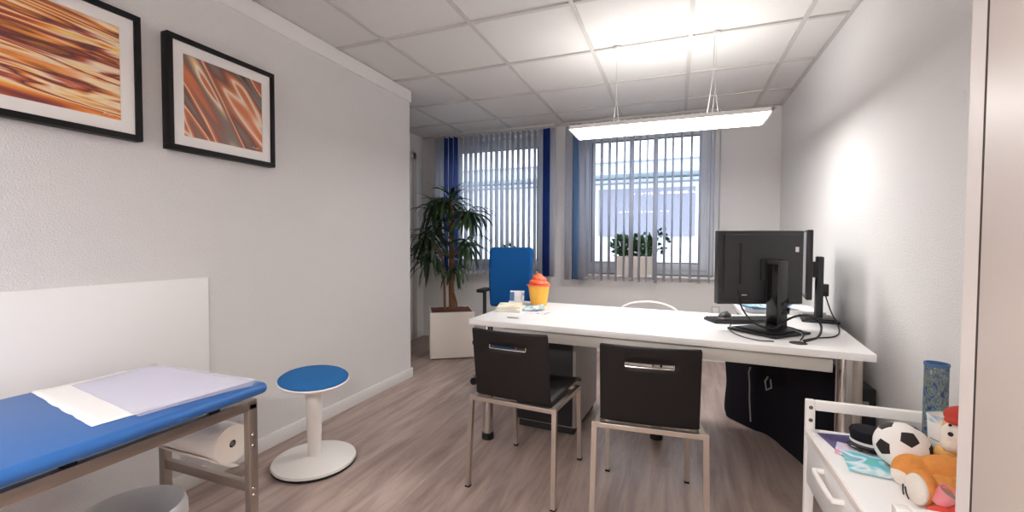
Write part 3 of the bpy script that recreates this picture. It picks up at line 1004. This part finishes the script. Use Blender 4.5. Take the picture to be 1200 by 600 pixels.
# ================================================================== VISITOR CHAIRS
def make_chair(label):
    t = thing('visitor_chair', label, 'chair', group='visitor chairs in front of the desk')
    tr = .0105
    hw = .213
    zc = .43
    # each rear leg / front leg its own mesh
    for sx in (-1, 1):
        l = MB().tube([(sx * (hw + .006), -.262, .006), (sx * hw, -.235, zc + .011)], tr, square=True).obj('leg', 'satin', t, smooth=0)
        MB().box((sx * (hw + .006), -.262, .004), (.025, .025, .008), bev=.002).obj('foot_cap', 'rubber', l)
        l = MB().tube([(sx * (hw - .022), .225, .006), (sx * (hw - .022), .195, zc - .02)], tr, square=True).obj('leg', 'satin', t, smooth=0)
        MB().box((sx * (hw - .022), .225, .006), (.024, .024, .012), bev=.002).obj('foot_cap', 'rubber', l)
    f = MB().box((0, -.235, zc), (2 * hw - .019, .021, .021), bev=.0015)
    for sx in (-1, 1):
        f.tube([(sx * (hw - .01), -.235, zc), (sx * (hw - .022), .197, zc - .022)], tr, square=True)
    f.box((0, .18, zc - .022), (2 * hw - .05, .02, .02), bev=.0015)
    f.obj('seat_frame', 'satin', t, smooth=0)
    # seat shell
    P = []
    for i in range(13):
        v = i / 12
        y = -.225 + .47 * v
        row = []
        for j in range(11):
            u = j / 10 * 2 - 1
            x = u * (.192)
            z = zc + .022 - .012 * math.sin(PI * min(1, v * 1.15)) * (1 - u * u) + .008 * u * u
            if v > .85:
                z -= .03 * ((v - .85) / .15) ** 2
            row.append((x, y, z))
        P.append(row)
    MB().grid(P).obj('seat', 'blackwood', t, solid=.011, smooth=60)
    # backrest with a slot
    zs = [.452, .462, .50, .56, .62, .67, .697, .711, .74, .768, .776]
    us = [-1, -.97, -.8, -.62, -.48, -.3, 0, .3, .48, .62, .8, .97, 1]
    P = []
    for i, z in enumerate(zs):
        row = []
        for j, u in enumerate(us):
            k = (z - .452) / .324
            uu = u
            if i in (0,) and abs(u) == 1:
                uu = u * .96
            if i == len(zs) - 1 and abs(u) == 1:
                uu = u * .985
            y = -.222 - .045 * k - .028 * (1 - u * u) * (0.35 + .65 * k)
            row.append((uu * .190, y, z))
        P.append(row)
    skip = {(6, j) for j in range(4, 8)}
    bk = MB().grid(P, skip).obj('backrest', 'blackwood', t, solid=.011, smooth=60)
    yy = lambda u: -.222 - .045 * .78 - .028 * (1 - u * u) * .86
    loop = [(u * .19, yy(u) - .006, .6925 + .0015) for u in (-.48, -.3, 0, .3, .48)]
    MB().tube(loop, .0035, 8).obj('slot_rim', 'chrome', bk)
    MB().tube([(-.0912, yy(.48) - .006, .697), (-.0912, yy(.48) - .006, .711)], .0025, 8).tube([(.0912, yy(.48) - .006, .697), (.0912, yy(.48) - .006, .711)], .0025, 8).obj('slot_rim', 'chrome', bk)
    return t


c1 = make_chair('black wooden chair with steel legs, left one of the two at desk front')
c2 = copy_tree(c1)
c2['label'] = 'black wooden chair with steel legs, right one of the two at desk front'
c1.location = (-.688, 2.105, 0)
c1.rotation_euler = (0, 0, R(-5))
c2.location = (-.113, 2.04, 0)
c2.rotation_euler = (0, 0, R(4))

# ================================================================== OFFICE CHAIR
t = thing('office_chair', 'blue high-back swivel office chair behind the desk', 'chair', (-1.36, 3.52, 0), 4)
P = []
for i in range(15):
    v = i / 14
    z = .61 + .53 * v
    row = []
    for j in range(11):
        u = j / 10 * 2 - 1
        wv = .205 - .012 * (1 - v)
        if v > .9:
            wv -= .012 * ((v - .9) / .1) ** 2
        y = .07 + .05 * v - .045 * math.sin(v * PI * .8) + .02 * u * u * -1
        row.append((u * wv, y, z))
    P.append(row)
MB().grid(P).obj('backrest', 'blue_fabric', t, solid=.045, smooth=60, subsurf=1)
MB().box((0, .135, .645), (.06, .03, .70), bev=.01).box((0, .05, .315), (.06, .2, .03), bev=.01).obj('back_support', 'black', t)
MB().box((0, -.12, .36), (.45, .40, .06), bev=.035, seg=4).obj('seat', 'blue_fabric', t, smooth=60)
MB().box((0, -.10, .31), (.25, .25, .04), bev=.01).obj('mechanism', 'black', t)
MB().tube([(0, -.12, .10), (0, -.12, .31)], .025, 16).obj('gas_column', 'chrome', t)
for k in range(5):
    a = 2 * PI * k / 5
    d = Vector((math.cos(a), math.sin(a), 0))
    o_ = Vector((0, -.12, 0))
    l = MB().tube([o_ + Vector((0, 0, .11)), o_ + d * .17 + Vector((0, 0, .095)), o_ + d * .27 + Vector((0, 0, .07))], [.028, .022, .015], 10).obj('foot', 'chrome', t)
    MB().lathe([(0, -.012), (.028, -.012), (.03, 0), (.028, .012), (0, .012)], seg=20, mtx=Matrix.Translation(o_ + d * .27 + Vector((0, 0, .031))) @ Matrix.Rotation(a, 4, 'Z') @ Matrix.Rotation(PI / 2, 4, 'X')).obj('castor', 'rubber', l)
for sx in (-1, 1):
    a_ = MB().tube([(sx * .19, .03, .38), (sx * .24, .04, .40), (sx * .245, .05, .74)], [.018, .02, .017], 10).obj('armrest', 'black', t)
    MB().box((sx * .245, .03, .757), (.075, .2, .03), bev=.012, seg=3).obj('arm_pad', 'rubber', a_)

# white chair behind desk
t = thing('white_chair', 'white tubular chair whose curved back rises just above the desk', 'chair', (-.205, 3.62, 0))
arc = []
for i in range(17):
    a = PI * i / 16
    arc.append((.235 * math.cos(a), .04, .60 + .105 * math.sin(a)))
MB().tube([(.235, .04, .40)] + arc + [(-.235, .04, .40)], .011, 10).obj('back_hoop', 'stool_white', t, smooth=60)
P = [[(-.2 + .4 * j / 8, -.36 + .38 * i / 8, .44 + .012 * ((j / 4 - 1) ** 2)) for j in range(9)] for i in range(9)]
MB().grid(P).obj('seat', 'stool_white', t, solid=.015)
P = [[(-.19 + .38 * j / 8, .045 - .03 * (1 - (j / 4 - 1) ** 2), .47 + .12 * i / 4) for j in range(9)] for i in range(5)]
MB().grid(P).obj('backrest', 'stool_white', t, solid=.01)
for (x, y) in ((-.2, .04), (.2, .04), (-.2, -.34), (.2, -.34)):
    MB().tube([(x * 1.1, y * 1.03, 0), (x, y, .44)], .01, 10).obj('leg', 'satin', t)

# ================================================================== ITEMS ON DESK, LEFT
t = thing('cupcake_tub', 'yellow tub with an orange swirled lid like a cupcake on desk', 'tub', (-.925, 2.99, DZ))
pr = [(0, 0), (.054, 0), (.057, .004)]
for i in range(24):
    z = .006 + .13 * i / 24
    pr.append((.057 + .018 * i / 24 + (.0012 if i % 2 else 0), z))
pr += [(.078, .137), (.078, .145), (0, .145)]
MB().lathe(pr, seg=40).obj('tub', 'yellow', t, smooth=60)
sw = MB()
P = []
for i in range(29):
    v = i / 28
    z = .142 + .088 * v
    row = []
    for j in range(49):
        a = 2 * PI * j / 48
        ph = (v * 2.6 + a / (2 * PI)) % 1.0
        rr_ = (.081 * (1 - v) ** .62) * (.86 + .2 * math.sin(PI * ph)) + .002
        row.append((rr_ * math.cos(a), rr_ * math.sin(a), z))
    P.append(row)
sw.grid(P).obj('swirl_lid', 'orange', t, smooth=60)
MB().lathe([(.074, .138), (.084, .141), (.086, .146), (.078, .15)], seg=40).obj('lid_rim', 'orange', t)

t = thing('card_holder', 'small standing white card display on desk before the blue chair', 'card holder', (-1.09, 2.98, DZ), 12)
MB().box((0, .012, .048), (.105, .003, .1), rot=Matrix.Rotation(R(-18), 4, 'X')).obj('card', 'card_print', t)
MB().box((0, .0, .006), (.11, .06, .008), bev=.002).box((0, -.026, .016), (.11, .004, .02)).obj('stand', 'panel_white', t)
MB().box((-.035, -.005, .045), (.03, .02, .085), rot=Matrix.Rotation(R(-18), 4, 'X')).obj('card_stack', 'skyblue', t)

for i, (x, y, z, rz, lab) in enumerate([(-1.03, 2.70, 0, 12, 'cream booklet at the bottom of the small stack on desk'), (-1.035, 2.712, .011, 4, 'cream booklet in the middle of the small stack on desk'), (-1.045, 2.72, .022, 16, 'cream booklet on top of the small stack on desk')]):
    t = thing('booklet', lab, 'booklet', (x, y, DZ + z), rz, 'cream booklets on the desk')
    MB().box((0, 0, .0055), (.148, .205, .007)).obj('pages', 'paper', t)
    MB().box((0, 0, .010), (.15, .21, .001)).box((0, 0, .0008), (.15, .21, .001)).box((-.0755, 0, .0055), (.001, .21, .0102)).obj('cover', 'yellow_book', t)
P = [[(-.075 + .15 * i / 8, -.10 + .2 * j / 8, .004 + .010 * (i / 8) ** 2 + .006 * abs(j / 4 - 1) * (i / 8)) for j in range(9)] for i in range(9)]
o = MB().grid(P).obj('leaflet', 'leaflet', solid=.0015)
o.location = (-.905, 2.80, DZ)
o.rotation_euler = (0, 0, R(20))
tag(o, 'teal and white leaflet lying in front of the yellow tub', 'leaflet')
o = MB().box((0, 0, .001), (.15, .1, .0018)).obj('leaflet', 'leaflet_pink')
o.location = (-.82, 2.665, DZ)
o.rotation_euler = (0, 0, R(-4))
tag(o, 'pale pinkish leaflet lying flat nearest the desk front', 'leaflet')
t = thing('ballpoint_pen', 'small grey pen lying near the left corner of desk', 'pen', (-.90, 2.405, DZ), -2)
MB().tube([(-.04, 0, .005), (.03, 0, .005)], .0045, 10).obj('barrel', 'grey_side', t)
MB().tube([(.03, 0, .005), (.042, 0, .004)], [.0045, .001], 10).obj('tip', 'chrome', t)
o = MB().box((0, 0, .0008), (.21, .15, .0014)).obj('paper_note', 'paper')
o.location = (.12, 2.66, DZ)
o.rotation_euler = (0, 0, R(20))
tag(o, 'plain white sheet of paper on desk left of the keyboard', 'paper')

# ================================================================== MONITORS
def monitor_stand(t, w_=.25, d_=.235, h=.37, bm='black', cw=.085, cd=.04, off=(0, 0)):
    b_ = MB().box((0, 0, .007), (w_, d_, .013), bev=.004).box((0, 0, .017), (w_ * .82, d_ * .78, .008), bev=.003).obj('stand_base', bm, t)
    c = MB().box((off[0], off[1], h / 2 + .015), (cw, cd, h), bev=.006).obj('stand_column', 'blackgrey', t)
    return c


PA = 22.0          # panel yaw
BA = 45.0          # base yaw
t = thing('monitor', 'large black monitor seen from behind on the desk', 'monitor', (.44, 2.52, DZ), BA)
col_ = monitor_stand(t, .265, .265, .345, cw=.07, cd=.07, off=(.058, -.004))
for z in (.10, .145):
    MB().box((.063, -.043, z), (.04, .012, .016), bev=.002).box((.088, -.043, z + .01), (.006, .014, .03)).obj('cable_clip', 'black', col_)
MB().box((.0225, -.004, .19), (.004, .055, .31), bev=.001).obj('gloss_strip', 'black_gloss', col_)
rel = R(PA - BA)
pc = Vector((.405, 2.60, 0)) - Vector((.44, 2.52, 0))
pc.rotate(Matrix.Rotation(R(-BA), 3, 'Z'))
PM = Matrix.Translation((pc.x, pc.y, .325)) @ Matrix.Rotation(rel, 4, 'Z')


def pobj(mb, name, mk, parent):
    bmesh.ops.transform(mb.bm, matrix=PM, verts=mb.bm.verts[:])
    return mb.obj(name, mk, parent)


pw, ph = .452, .385
pn = pobj(MB().box((0, 0, 0), (pw, .042, ph), bev=.006).box((0, -.026, 0), (pw * .88, .014, ph * .9), bev=.006), 'housing', 'blackgrey', t)
pobj(MB().box((0, .0215, .008), (pw - .03, .002, ph - .045)), 'screen', 'screen', pn)
pobj(MB().box((-.115, -.0335, .02), (.012, .002, .21)), 'vent_slot', 'black_gloss', pn)
pobj(MB().box((-.10, -.034, -.135), (.055, .004, .03)), 'port', 'black_gloss', pn)
pobj(MB().box((-.095, -.037, -.142), (.03, .008, .008), bev=.002), 'port_plug', 'grey_side', pn)
pobj(MB().box((.182, -.0335, .095), (.018, .001, .026)), 'sticker', 'paper', pn)
pobj(MB().box((.045, -.038, -.01), (.11, .012, .11), bev=.004), 'mount_plate', 'black', pn)
pobj(MB().tube([(.045, -.036, .0), (.08, -.06, .0)], .026, 14), 'mount_arm', 'black', pn)

t = thing('monitor', 'black monitor seen edge-on beside the right wall', 'monitor', (.785, 3.02, DZ), -98.7)
monitor_stand(t, .24, .18, .36, cw=.09, cd=.035)
pn = MB().box((.075, -.073, .335), (.41, .03, .38), bev=.006).obj('housing', 'black', t)
MB().box((.075, -.0885, .34), (.385, .002, .345)).obj('screen', 'screen', pn)
MB().box((.02, -.035, .30), (.09, .05, .09), bev=.004).obj('mount_arm', 'black', pn)
MB().box((-.0, .03, .18), (.05, .03, .07), bev=.004).obj('cable_plug', 'black', t)

# keyboard, mouse
t = thing('keyboard', 'black keyboard lying on the desk behind the large monitor', 'keyboard', (.365, 2.79, DZ), 22)
MB().box((0, 0, .010), (.40, .14, .016), bev=.004).obj('case', 'black', t)
k_ = MB()
for r_ in range(5):
    for c in range(17):
        k_.box((-.184 + .023 * c, -.05 + .025 * r_, .021), (.018, .019, .006))
k_.obj('keys', 'blackgrey', t)
t = thing('computer_mouse', 'grey computer mouse lying on the left end of the keyboard', 'mouse', (.262, 2.735, DZ + .0245), 60)
MB().sphere((0, 0, .006), .05, (1.0, .62, .62), seg=24).obj('shell', 'blackgrey', t, smooth=60)
MB().box((.02, 0, .036), (.02, .008, .006), bev=.002).obj('scroll_wheel', 'chrome', t)
MB().sphere((0, 0, .004), .052, (.98, .62, .3), seg=24).obj('side_band', 'satin', t, smooth=60)


def cable(label, pts, r=.0035, mk='cable', sm=8):
    pts = [Vector(p) for p in pts]
    out = []
    ext = [pts[0] * 2 - pts[1]] + pts + [pts[-1] * 2 - pts[-2]]
    for i in range(1, len(ext) - 2):
        p0, p1, p2, p3 = ext[i - 1:i + 3]
        for k in range(sm):
            u = k / sm
            out.append(.5 * ((2 * p1) + (-p0 + p2) * u + (2 * p0 - 5 * p1 + 4 * p2 - p3) * u * u + (-p0 + 3 * p1 - 3 * p2 + p3) * u ** 3))
    out.append(pts[-1])
    o = MB().tube(out, r, 8).obj('cable', mk, smooth=80)
    return tag(recentre(o, pts[0]), label, 'cable')


cable('black cable hanging in an arc from the large monitor to stand', [(.305, 2.515, .905), (.315, 2.46, .85), (.36, 2.42, .79), (.44, 2.42, .765), (.50, 2.50, .78)], .004)
cable('thick black cable looping from monitor stand to the desk grommet', [(.49, 2.47, .79), (.545, 2.44, .83), (.60, 2.42, .835), (.635, 2.40, .80), (.61, 2.34, .755), (.545, 2.29, .738)], .005)
cable('thin black cable running from stand down to the grommet', [(.51, 2.49, .77), (.54, 2.42, .77), (.56, 2.36, .762), (.535, 2.31, .74)], .003)
cable('black cable curving along the right wall side of the desk', [(.80, 3.0, .92), (.82, 2.93, .80), (.80, 2.72, .736), (.72, 2.50, .734), (.62, 2.42, .734), (.55, 2.33, .736)], .0035)
cable('thin mouse cable curling in front of the monitor base', [(.285, 2.60, .755), (.262, 2.50, .736), (.285, 2.36, .734), (.35, 2.27, .734), (.42, 2.265, .734)], .0025)
cable('pale grey cable lying between monitor stand and grommet', [(.53, 2.52, .745), (.565, 2.46, .75), (.56, 2.38, .738), (.53, 2.305, .738)], .0025, 'grey_cable')

t = thing('wall_socket', 'small framed socket on the far wall left of the document tray', 'socket', (.37, YW, .50))
MB().box((0, -.006, 0), (.075, .012, .11), bev=.003).obj('plate', 'grid', t)
MB().box((0, -.013, 0), (.05, .004, .085), bev=.002).obj('insert', 'white_trim', t)

# ================================================================== UNDER DESK RIGHT
t = thing('black_bag', 'big black fabric bag stuffed under the right end of desk', 'bag', (.60, 2.87, 0))
m_ = MB()
foot = [(-.277, .43), (-.151, .23), (-.06, .14), (.03, -.14), (.09, -.40), (.15, -.40), (.165, 0), (.165, .40), (0, .45)]
n = len(foot)
P = []
NZ = 18
for i in range(NZ + 1):
    v = i / NZ
    row = []
    for j in range(n * 6 + 1):
        a = j / 6
        k = int(a) % n
        u = a - int(a)
        p0, p1, p2, p3 = [Vector(foot[(k + q) % n]) for q in (-1, 0, 1, 2)]
        p = .5 * ((2 * p1) + (-p0 + p2) * u + (2 * p0 - 5 * p1 + 4 * p2 - p3) * u * u + (-p0 + 3 * p1 - 3 * p2 + p3) * u ** 3)
        s = 1.0
        if v > .9:
            s -= .25 * ((v - .9) / .1) ** 2
        if v < .06:
            s -= .04 * (1 - v / .06)
        jj = j % (n * 6)
        f_ = .022 * noise.noise(Vector((jj * .35, v * 2.2, 1.3))) + .010 * noise.noise(Vector((jj * .9, v * 4, 7)))
        d = p.normalized()
        row.append((p.x * s + d.x * f_, p.y * s + d.y * f_, .005 + .60 * v + .02 * noise.noise(Vector((jj * .2, 3, 0))) * v))
    P.append(row)
m_.grid(P)
top = [Vector(q) for q in P[-1][:-1]]
cc = sum(top, Vector()) / len(top) + Vector((0, 0, .015))
vv = [m_.bm.verts.new(q) for q in top]
vc = m_.bm.verts.new(cc)
for j in range(len(vv)):
    m_.bm.faces.new((vv[j], vv[(j + 1) % len(vv)], vc))
bag = m_.obj('body', 'black_cloth', t, smooth=70)
MB().tube([(-.075, .10, .38), (-.09, .10, .35), (-.085, .09, .30), (-.06, .08, .32), (-.065, .085, .37)], .005, 8).obj('zip_pull', 'grey_side', bag)
MB().tube([(-.155, .205, .40), (-.165, .195, .37), (-.16, .19, .30), (-.158, .195, .2), (-.15, .19, .06)], .004, 8).obj('strap', 'grey_side', bag)
t = thing('computer_tower', 'black computer tower under the desk corner by the right wall', 'computer', (.838, 2.72, 0))
MB().box((0, 0, .25), (.11, .42, .48), bev=.006).obj('case', 'black', t)
MB().box((0, -.212, .42), (.05, .004, .02)).obj('port_cover', 'grey_side', t)
cable('tangled red cable beside the computer tower under the desk', [(.83, 2.57, .45), (.80, 2.56, .40), (.85, 2.55, .36), (.79, 2.56, .32), (.84, 2.555, .27), (.81, 2.56, .2), (.83, 2.56, .05)], .005, 'red_cable')

# ================================================================== WARDROBE AT RIGHT
t = thing('wardrobe', 'tall off-white cupboard at the right edge of the view', 'cupboard', (.66, .20, 0))
wx0 = .43 - .66
wx1 = XR - .66 - .012
wy0, wy1 = -1.0, .906 - .20
MB().box(((wx0 + wx1) / 2, wy1 - .018, 1.05), (wx1 - wx0, .036, 2.10)).box(((wx0 + wx1) / 2, wy0 + .009, 1.05), (wx1 - wx0, .018, 2.10)) \
    .box(((wx0 + wx1) / 2, (wy0 + wy1) / 2, 2.09), (wx1 - wx0, wy1 - wy0 - .036, .02)).box(((wx0 + wx1) / 2, (wy0 + wy1) / 2, .04), (wx1 - wx0, wy1 - wy0 - .036, .08)) \
    .box((wx1 - .006, (wy0 + wy1) / 2, 1.05), (.01, wy1 - wy0 - .036, 2.06)).obj('carcass', 'pale_edge', t, smooth=0)
MB().box((wx0 + .006, wy1 - .038, 1.05), (.0124, .004, 2.06)).box((wx0 + .006, (wy0 + wy1) / 2, 1.08), (.010, .004, 2.0)).obj('door_gap_shade', 'dark_gap', t)  # dark strips stand in for the shadow in the door gaps
dm = (wy0 + wy1) / 2
for a, b_ in ((wy0 + .02, dm - .002), (dm + .002, wy1 - .040)):
    d_ = MB().box((wx0 + .008, (a + b_) / 2, 1.08), (.016, b_ - a, 1.99), bev=.001).obj('door', 'warm_white', t)
    hy = dm - .05 if b_ < dm else dm + .05
    MB().tube([(wx0 - .000, hy, 1.0), (wx0 - .03, hy, 1.0), (wx0 - .03, hy, 1.14), (wx0 - .000, hy, 1.14)], .005, 8).obj('handle', 'chrome', d_)

# ================================================================== TROLLEY
TX0, TX1, TY0, TY1, TZ = .437, .875, 1.115, 1.808, .528
t = thing('trolley', 'white trolley with raised end rails holding toys at the right', 'trolley', ((TX0 + TX1) / 2, (TY0 + TY1) / 2, 0))
ox, oy = (TX0 + TX1) / 2, (TY0 + TY1) / 2
lx, ly = (TX1 - TX0) / 2, (TY1 - TY0) / 2
MB().box((0, 0, TZ - .01), (2 * lx - .004, 2 * ly - .03, .02), bev=.002).obj('top_tray', 'white_lam', t)
MB().box((-lx - .001, 0, TZ - .012), (.006, 2 * ly - .05, .02), bev=.001).obj('edge_strip', 'pale_edge', t)
for sy in (-1, 1):
    for sx in (-1, 1):
        p_ = MB().box((sx * (lx - .012), sy * (ly - .012), .335), (.028, .024, .59), bev=.004).obj('post', 'stool_white', t)
        s = MB()
        for z in (.605, .56, .42, .36):
            s.lathe([(0, 0), (.007, 0), (.006, .002), (0, .0025)], seg=12, mtx=Matrix.Translation((sx * (lx - .012), sy * (ly - .012) - .0115, z)) @ Matrix.Rotation(PI / 2, 4, 'X'))
        s.obj('screw', 'screw', p_)
        w_ = MB().lathe([(0, -.010), (.026, -.010), (.028, 0), (.026, .010), (0, .010)], seg=20, mtx=Matrix.Translation((sx * (lx - .012), sy * (ly - .012), .028)) @ Matrix.Rotation(PI / 2, 4, 'Y'))
        w_.obj('castor', 'rubber', p_)
    MB().box((0, sy * (ly - .012), .612), (2 * lx - .052, .022, .034), bev=.004).obj('end_rail', 'stool_white', t)
d_ = MB().box((-lx + .008, 0, .425), (.016, 2 * ly - .07, .165), bev=.003).obj('drawer', 'white_lam', t)
hb = MB()
for yy in (-.08, .08):
    pass
hb.tube([(-lx + .002, .13, .47), (-lx - .024, .13, .47), (-lx - .026, .115, .468), (-lx - .026, -.03, .468), (-lx - .024, -.045, .47), (-lx + .002, -.045, .47)], .008, 10).obj('handle', 'stool_white', d_)
MB().box((.01, 0, .40), (2 * lx - .06, 2 * ly - .08, .012)).obj('drawer_floor', 'white_lam', t)
MB().box((0, 0, .12), (2 * lx - .05, 2 * ly - .06, .018), bev=.002).obj('lower_shelf', 'white_lam', t)

# ball
bm_ = bmesh.new()
bmesh.ops.create_icosphere(bm_, subdivisions=1, radius=1)
bmesh.ops.bevel(bm_, geom=bm_.verts[:], offset=33.333, offset_type='PERCENT', segments=1, affect='VERTICES')
for f in bm_.faces:
    f.material_index = 1 if len(f.verts) == 5 else 0
bmesh.ops.triangulate(bm_, faces=[]) if False else None
pk = bmesh.ops.poke(bm_, faces=bm_.faces[:])
for _ in range(2):
    bmesh.ops.subdivide_edges(bm_, edges=bm_.edges[:], cuts=1, use_grid_fill=True)
BRAD = .066
for v in bm_.verts:
    v.co = v.co.normalized() * BRAD
mbb = MB()
mbb.bm.free()
mbb.bm = bm_
ball = mbb.obj('soccer_ball', ['ball_white', 'ball_black'], smooth=180)
ball.location = (.618, 1.562, TZ + BRAD + .001)
ball.rotation_euler = (R(12), R(28), R(35))
tag(ball, 'small white soccer ball with black pentagons on the trolley', 'ball')

# tall swirl tin
t = thing('toy_tube', 'tall blue and gold patterned tube standing behind the ball', 'tube', (.745, 1.685, TZ))
MB().lathe([(0, 0), (.0285, 0), (.0285, .285), (.026, .285), (.025, .01), (0, .01)], seg=36).obj('tube', 'wave_print', t)
MB().lathe([(.0285, .281), (.030, .283), (.030, .291), (.026, .291), (.025, .285)], seg=36).obj('rim', 'skyblue', t)

# papers
o = MB().box((0, 0, .001), (.20, .21, .0016)).obj('picture_card', 'purple')
o.location = (.575, 1.665, TZ)
o.rotation_euler = (0, 0, R(8))
tag(o, 'purple card lying on the trolley under the black hat', 'card')
o = MB().box((0, 0, .001), (.13, .10, .0016)).obj('picture_card', 'pastel')
o.location = (.545, 1.625, TZ + .002)
o.rotation_euler = (0, 0, R(-20))
tag(o, 'pink and pale picture card overlapping the purple card', 'card')
o = MB().box((0, 0, .001), (.17, .14, .0016)).obj('picture_card', 'child_print')
o.location = (.565, 1.545, TZ + .004)
o.rotation_euler = (0, 0, R(-8))
tag(o, 'green and light blue picture card nearest the trolley edge', 'card')

# toy cap
t = thing('toy_hat', 'small black toy hat with a curved peak left of the ball', 'hat', (.582, 1.690, TZ + .006), 160)
MB().lathe([(0, 0), (.042, 0), (.046, .02), (.05, .045), (.046, .052), (0, .056)], seg=32).obj('crown', 'black_cloth', t, smooth=40)
P = []
for i in range(5):
    row = []
    for j in range(17):
        a = R(30) + R(150) * j / 16 - R(15)
        r_ = .043 + .035 * i / 4 * math.sin(PI * j / 16) ** .6
        row.append((r_ * math.cos(a), r_ * math.sin(a), .007 - .004 * (i / 4) + .004 * math.sin(PI * j / 16)))
    P.append(row)
MB().grid(P).obj('peak', 'black_gloss', t, solid=.003, smooth=60)
MB().lathe([(.0455, .012), (.0475, .012), (.048, .02), (.0455, .02)], seg=32).obj('white_band', 'white_trim', t)

# orange plush lying with its foot toward the viewer
def plush(name, blobs, mk, parent, vox=.004):
    m_ = MB()
    for (c, r_, s) in blobs:
        m_.sphere(c, r_, s, seg=20)
    return m_.obj(name, mk, parent, remesh=vox)


t = thing('plush_fox', 'orange plush toy lying with its white foot sole toward the viewer', 'plush toy', (.614, 1.415, TZ + .004))
plush('body', [((.12, .02, .055), .058, (1.2, 1, .95)), ((.05, .03, .050), .045, (1.5, 1, 1)), ((-.015, .035, .043), .042, (1.1, .95, 1)),
               ((.01, -.055, .040), .036, (1.2, 1.0, 1.05)), ((-.035, -.058, .043), .040, (.75, 1, 1.05)), ((.06, -.04, .04), .034, (1.4, 1, 1))], 'plush_orange', t)
plush('belly_patch', [((-.038, .030, .030), .034, (.75, .95, .85))], 'plush_white', t, .005)
so_ = MB().sphere((-.050, -.070, .042), .035, (.45, .95, 1.05), rot=RZ(12), seg=24).obj('foot_sole', 'plush_white', t, smooth=80)
MB().tube([(-.0735, -.072, .045), (-.073, -.078, .030), (-.071, -.085, .020)], .0015, 6).tube([(-.0735, -.06, .045), (-.074, -.062, .030), (-.073, -.064, .020)], .0015, 6).obj('toe_stitch', 'cable', so_)

t = thing('toy_cup', 'pink toy cup tipped against the orange plush toy', 'cup', (.606, 1.318, TZ + .050))
t.scale = (.72, .72, .72)
rotc = Matrix.Rotation(R(25), 4, 'Y') @ Matrix.Rotation(R(20), 4, 'X')
MB().lathe([(0, -.032), (.018, -.032), (.024, -.028), (.030, .022), (.032, .026), (.028, .026), (.024, -.02), (0, -.022)], seg=32, mtx=rotc).obj('cup', 'pink', t)
MB().lathe([(0, .012), (.0265, .012)], seg=24, mtx=rotc).obj('inside', 'grey_side', t)
o = plush('plush_scarf', [((0, 0, .016), .018, (1.6, .7, .9)), ((.03, .012, .018), .016, (1.3, .8, 1)), ((-.012, -.012, .012), .012, (1.2, .8, .9))], 'coral', None)
o.location = (.592, 1.305, TZ)
tag(o, 'coral red soft bit of cloth under the small pink cup', 'cloth')

# tan plush with red cap and white muzzle behind
t = thing('plush_bear', 'tan plush toy sitting behind the ball with white face and red cap', 'plush toy', (.752, 1.55, TZ), 0)
plush('body', [((0, 0, .055), .052, (.9, .95, 1.05)), ((-.045, -.04, .03), .028, (1.1, 1, .9)), ((.04, -.05, .03), .03, (1, 1.3, .9)), ((-.05, -.02, .075), .022, (1.3, 1, 1)), ((0, 0, .14), .05, (.95, .9, 1))], 'plush_tan', t)
plush('muzzle', [((-.03, -.025, .130), .034, (1, .9, 1.05)), ((-.045, -.03, .105), .022, (1, 1, 1))], 'plush_white', t)
plush('cap', [((-.005, -.005, .178), .042, (1.05, 1.0, .62)), ((-.03, -.03, .170), .028, (1.1, 1.1, .3))], 'plush_red', t)
MB().sphere((-.055, -.05, .14), .006, seg=10).sphere((-.020, -.055, .155), .004, seg=10).sphere((-.048, -.032, .158), .004, seg=10).obj('eyes_and_nose', 'black_gloss', t)

t = thing('paper_cup', 'white and teal lined paper cone standing between ball and tube', 'cup', (.727, 1.607, TZ))
MB().lathe([(0, 0), (.026, 0), (.030, .10), (.033, .155), (.030, .155), (.024, .006), (0, .006)], seg=32).obj('body', 'panel_white', t)
MB().lathe([(.0322, .138), (.0335, .150), (.0345, .158), (.031, .158)], seg=32).obj('teal_rim', 'leaflet', t)
st = MB()
for z in (.04, .065, .09):
    st.tube([(.0275 * math.cos(a) + math.cos(a) * z * .035, .0275 * math.sin(a) + math.sin(a) * z * .035, z - .006 * q / 6) for q, a in enumerate([R(195 + 12 * k) for k in range(7)])], .0008, 6)
st.obj('printed_lines', 'cable', t)
